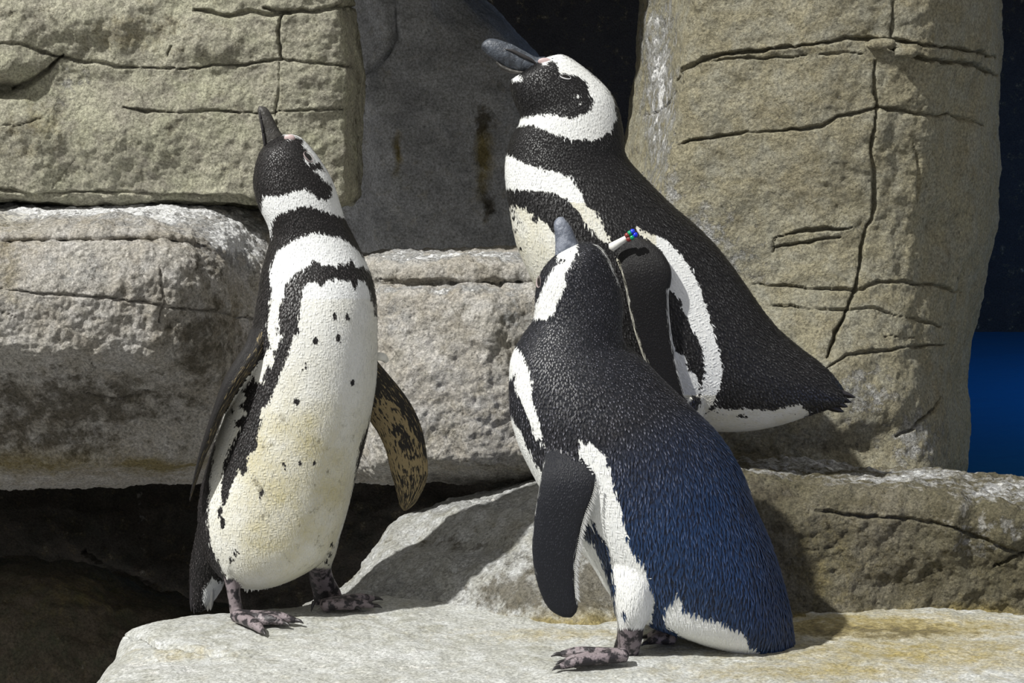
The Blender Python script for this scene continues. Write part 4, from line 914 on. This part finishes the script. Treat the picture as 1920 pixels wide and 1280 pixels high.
fx = np.interp(xi_, np.arange(len(fr)), fr[:, 0]); fy = np.interp(xi_, np.arange(len(fr)), fr[:, 1])
for k in range(62):
    blade('fringe_feather', P(fx[k] - 3, fy[k] - 5, -.138), P(fx[k] + 5 + 1.5 * math.sin(k * 2.3), fy[k] + 5, -.136), .0011, M_whitef, pb)
for k in range(12):
    t_ = k / 11; x = 1438 + 48 * t_
    blade('tail_feather', P(x - 14, 1180 + 4 * t_, -.055 + .05 * t_ * (k % 2)), P(x + 1, 1236 - 8 * t_ + 3 * math.sin(k * 2.1), -.05 + .04 * (k % 3) / 2), .0055, M_tailb, pb)
for k in range(34):
    t_ = k / 33; x = 1262 + 175 * t_; y = 1184 + 50 * t_ ** .9
    blade('rump_feather', P(x - 22, y - 18, -.075), P(x + 4, y + 3 + 3 * math.sin(k * 2.7), -.07 + .01 * math.sin(k)), .0028, M_whitef, pb)

# ================================================================== penguin C: behind, side view
pc = empty('penguin', P(1260, 868, .28), 'tallest penguin in profile with heavy bill and beaded wing band, by the pillar', 'penguin', 'penguins on the rocks')
Y0 = .28
tC = [(972, 140, 1010, 113, Y0, .012), (956, 146, 1031, 104, Y0, .026), (956, 160, 1056, 102, Y0, .036), (960, 180, 1085, 119, Y0, .042), (968, 200, 1112, 140, Y0, .045), (976, 218, 1134, 160, Y0, .047),
      (973, 234, 1150, 181, Y0, .050), (961, 251, 1162, 212, Y0, .053), (952, 277, 1169, 252, Y0, .056), (947, 309, 1174, 292, Y0, .060), (948, 344, 1207, 331, Y0, .067), (955, 390, 1255, 380, Y0, .077),
      (969, 460, 1304, 422, Y0, .086), (999, 528, 1341, 459, Y0, .09), (1035, 590, 1370, 495, Y0, .092), (1085, 660, 1399, 536, Y0, .092), (1150, 722, 1428, 578, Y0, .09), (1225, 775, 1460, 617, Y0, .084),
      (1310, 803, 1502, 653, Y0, .075), (1395, 806, 1534, 677, Y0, .064), (1465, 793, 1555, 696, Y0, .052), (1515, 776, 1570, 713, Y0, .042), (1553, 764, 1580, 728, Y0, .032), (1570, 757, 1585, 738, Y0, .022)]
comps = [('torso', loft(tC, 180, 120, 2.15, .0040, .0034)),
         ('flipper', loft([(730, 255, 850, 170, .215, .02), (752, 315, 975, 250, .195, .017), (774, 390, 1036, 340, .182, .014), (795, 480, 1046, 410, .178, .012), (810, 565, 1030, 500, .177, .010), (837, 685, 1036, 630, .178, .008), (870, 790, 1054, 765, .18, .007), (905, 880, 1080, 890, .182, .006), (960, 965, 1102, 975, .184, .0055), (1040, 1050, 1118, 1040, .186, .005), (1105, 1085, 1125, 1070, .186, .003)], 70, 40, 2.3, Z=Z5)),
         ('leg', loft([(1190, 740, 1330, 740, .23, .045), (1225, 790, 1315, 790, .225, .035), (1240, 822, 1290, 822, .225, .02), (1242, 845, 1286, 845, .225, .015), (1240, 866, 1288, 868, .225, .010)], 30, 30)),
         ('leg', loft([(1190, 740, 1330, 740, .33, .045), (1225, 785, 1315, 785, .335, .035), (1240, 815, 1290, 815, .335, .02), (1242, 835, 1286, 835, .335, .015), (1240, 856, 1288, 858, .335, .010)], 30, 30))]
zl = float(P(1260, 873, .225)[2]) ; zl2 = float(P(1260, 862, .335)[2])
fc1 = [np.array([P(1260, 870, .225)[0] - .085, y, zl + .004]) for y in (.20, .225, .25)]
fc2 = [np.array([P(1260, 870, .335)[0] - .085, y, zl2 + .004]) for y in (.31, .335, .36)]
for pz in foot(P(1262, 862, .225), fc1): comps.append(('leg', pz))
for pz in foot(P(1262, 852, .335), fc2): comps.append(('leg', pz))
hw = z(Z4, [(430, 205), (500, 175), (560, 172), (640, 215), (742, 300), (800, 350), (850, 430), (862, 520), (832, 600), (765, 645), (700, 652), (620, 645), (560, 630), (500, 610), (440, 580), (400, 565), (300, 575), (320, 530), (342, 528), (420, 508), (520, 508), (600, 527), (660, 517), (720, 482), (738, 440), (712, 400), (695, 330), (660, 300), (600, 290), (548, 278), (535, 230), (500, 215), (465, 242)])
chin = z(Z4, [(262, 285), (330, 290), (345, 325), (300, 330)])
cw = z(Z4, [(240, 720), (300, 743), (370, 780), (450, 800), (560, 830), (612, 850), (662, 920), (702, 1000), (750, 1040), (778, 1090), (805, 1150), (835, 1205), (800, 1205), (760, 1180), (710, 1120), (640, 1032), (590, 970), (520, 930), (440, 935), (350, 922), (230, 910)])
bw = z(Z4, [(240, 1010), (300, 1008), (350, 1020), (420, 1060), (480, 1100), (530, 1160), (620, 1300), (740, 1500), (880, 1760), (960, 1900), (1200, 2120), (1350, 2240), (1200, 2400), (700, 2000), (300, 1400)])
fw = z(Z6, [(40, 132), (112, 158), (192, 190), (252, 250), (322, 340), (372, 450), (402, 540), (432, 650), (462, 740), (486, 840), (476, 940), (440, 1040), (390, 1120), (200, 1200), (100, 1000), (100, 700), (100, 400), (60, 200)])
sb = z(Z6, [(150, 440), (215, 450), (262, 510), (292, 590), (342, 680), (382, 770), (388, 900), (370, 965), (350, 890), (305, 870), (290, 800), (245, 765), (200, 700)])
sb2 = z(Z6, [(330, 1010), (370, 1000), (372, 1060), (345, 1085), (310, 1060)])
rw = z(Z6, [(380, 1110), (450, 1068), (520, 1075), (640, 1075), (750, 1080), (880, 1050), (940, 1090), (900, 1140), (700, 1200), (540, 1230), (400, 1220)])
polys = [('W', hw, ['torso']), ('W', chin, ['torso']), ('W', cw, ['torso']), ('W', bw, bx), ('W', fw, bx), ('B', sb, bx), ('B', sb2, bx), ('W', rw, bx), ('B', z(Z6, ell(590, 1115, 24, 10)), bx),
         ('W', z(Z5, [(722, 262), (745, 275), (798, 470), (815, 560), (845, 690), (882, 800), (910, 870), (900, 880), (860, 800), (830, 690), (790, 520), (720, 300)]), ['flipper']),
         ('W', z(Z5, [(1022, 470), (1034, 470), (1030, 500), (1038, 630), (1058, 765), (1085, 890), (1120, 1020), (1135, 1075), (1115, 1060), (1070, 890), (1040, 740), (1024, 600)]), ['flipper'])]
polys += [('B', z(Z4, ell(x, y, r)), bx) for x, y, r in ((292, 1035, 9), (327, 1095, 7), (310, 1140, 8), (335, 1240, 8), (300, 1070, 7), (410, 1080, 16))]
polys += [('W', z(Z4, ell(x, y, r)), ['torso']) for x, y, r in ((655, 410, 7), (665, 450, 8), (628, 415, 5))]
def skinC(q, co, nor, nm, fc): return (nm == 'leg') * np.clip((q[:, 1] - 815) / 5, 0, 1)
def dirtC(q, co, nor, nm, fc): return np.clip(.1 + .5 * (q[:, 1] > 380) * (q[:, 0] < 1230) + .7 * (q[:, 1] > 740), 0, .6)
MC = feather_mat('plumage_black', (0.007, 0.0065, 0.007), (0.03, 0.03, 0.032), .8)
bc, vh = penguin_body(pc, comps, MC, polys, [(0, skinC), (2, dirtC)], .0020, True,
    fmat=coat_mat('coat_black', (0.008, 0.0075, 0.008), (0.008, 0.0075, 0.008), (0.17, 0.17, 0.175), (.0, .8)), fsize=lambda q, co: np.where(q[:, 1] < 330, .0024, .0031))
bl = bill_mesh('bill', [(1022, 106, 1024, 142, Y0, .015), (1006, 107, 1012, 136, Y0, .0145), (985, 96, 986, 136, Y0, .0135), (960, 83, 963, 132, Y0, .0125), (940, 76, 945, 124, Y0, .0115), (922, 72, 928, 113, Y0, .010), (909, 76, 914, 103, Y0, .0075), (902, 84, 905, 95, Y0, .0045), (903, 92, 906, 98, Y0, .0025)], M_bill, pc, 60, 36)
V, f, _ = loft([(1016, 130, 1008, 152, Y0, .012), (985, 132, 982, 141, Y0, .011), (962, 128, 958, 138, Y0, .009), (945, 121, 941, 131, Y0, .0075), (931, 112, 930, 119, Y0, .004)], 30, 24)
mesh_obj('lower_mandible', V, f, M_billA, bl)
V, f, _ = tube(P([948, 962, 978, 995, 1006], [92, 96, 104, 112, 120], [Y0 - .0115, Y0 - .0120, Y0 - .0128, Y0 - .0136, Y0 - .0140]), [.0008, .002, .0026, .0024, .001], 8)
mesh_obj('nostril_groove', V, f, M_claw, bl)
c, nn = hit(vh, 1021, 115)
sphere('lore', c, .006, M_lore, pc, None, (1.5, .4, .8))
eye(pc, vh, 1060, 144, .0058, (12, 3), .40, M_lid)
eye(pc, vh, 1061, 145, .0068, (12, 2), .42, M_lid, True)
for fe in (fc1, fc2):
    for e in fe: claw(e, np.array([-1., 0, 0]), pc)
for k in range(11):
    t_ = k / 10
    a = P(1545 + 8 * math.sin(k), 728 + 30 * t_, .255 + .05 * ((k * 3) % 7) / 6); b = P(1600 + 8 * math.sin(k * 2.1) - 24 * t_, 742 + 30 * t_, .26 + .05 * ((k * 3) % 7) / 6)
    blade('tail_feather', a, b, .0045, M_tail, pc)
for k in range(44):
    t_ = k / 43; x = 1338 + 205 * t_; y = 764 - 4 * t_ + 6 * math.sin(k * 1.7)
    Yk = .282 - .066 * (1 - t_) - .038 * t_ - .004
    blade('rump_feather', P(x - 10, y - 26, Yk - .001), P(x + 2 + 4 * math.sin(k * 2.9), y + 8 + 5 * math.sin(k * 3.7), Yk - .003), .0024, M_tail, pc)
# wing band and its beads
bd0, bd1 = P(1146, 464, .178), P(1178, 444, .172)
V, f, _ = tube([bd0, bd0 * .5 + bd1 * .5, bd1], [.0062, .0048, .0036], 14, 5)
band = mesh_obj('flipper_band', V, f, M_band, pc); band['label'] = 'white wing band tag with coloured beads'
for (px, py, cl, nm) in ((1176, 441, (0.22, .035, .03), 'red bead'), (1179, 448, (.2, .03, .03), 'red bead'), (1181, 437, (.0, .28, .12), 'green bead'), (1185, 445, (0, .30, .12), 'green bead'), (1186, 434, (.01, .04, .65), 'blue bead'), (1191, 440, (.01, .03, .7), 'blue bead')):
    o = sphere('bead', P(px, py, .168), .0036, plain(nm.replace(' ', '_'), cl, .3), band)
    o['label'] = nm
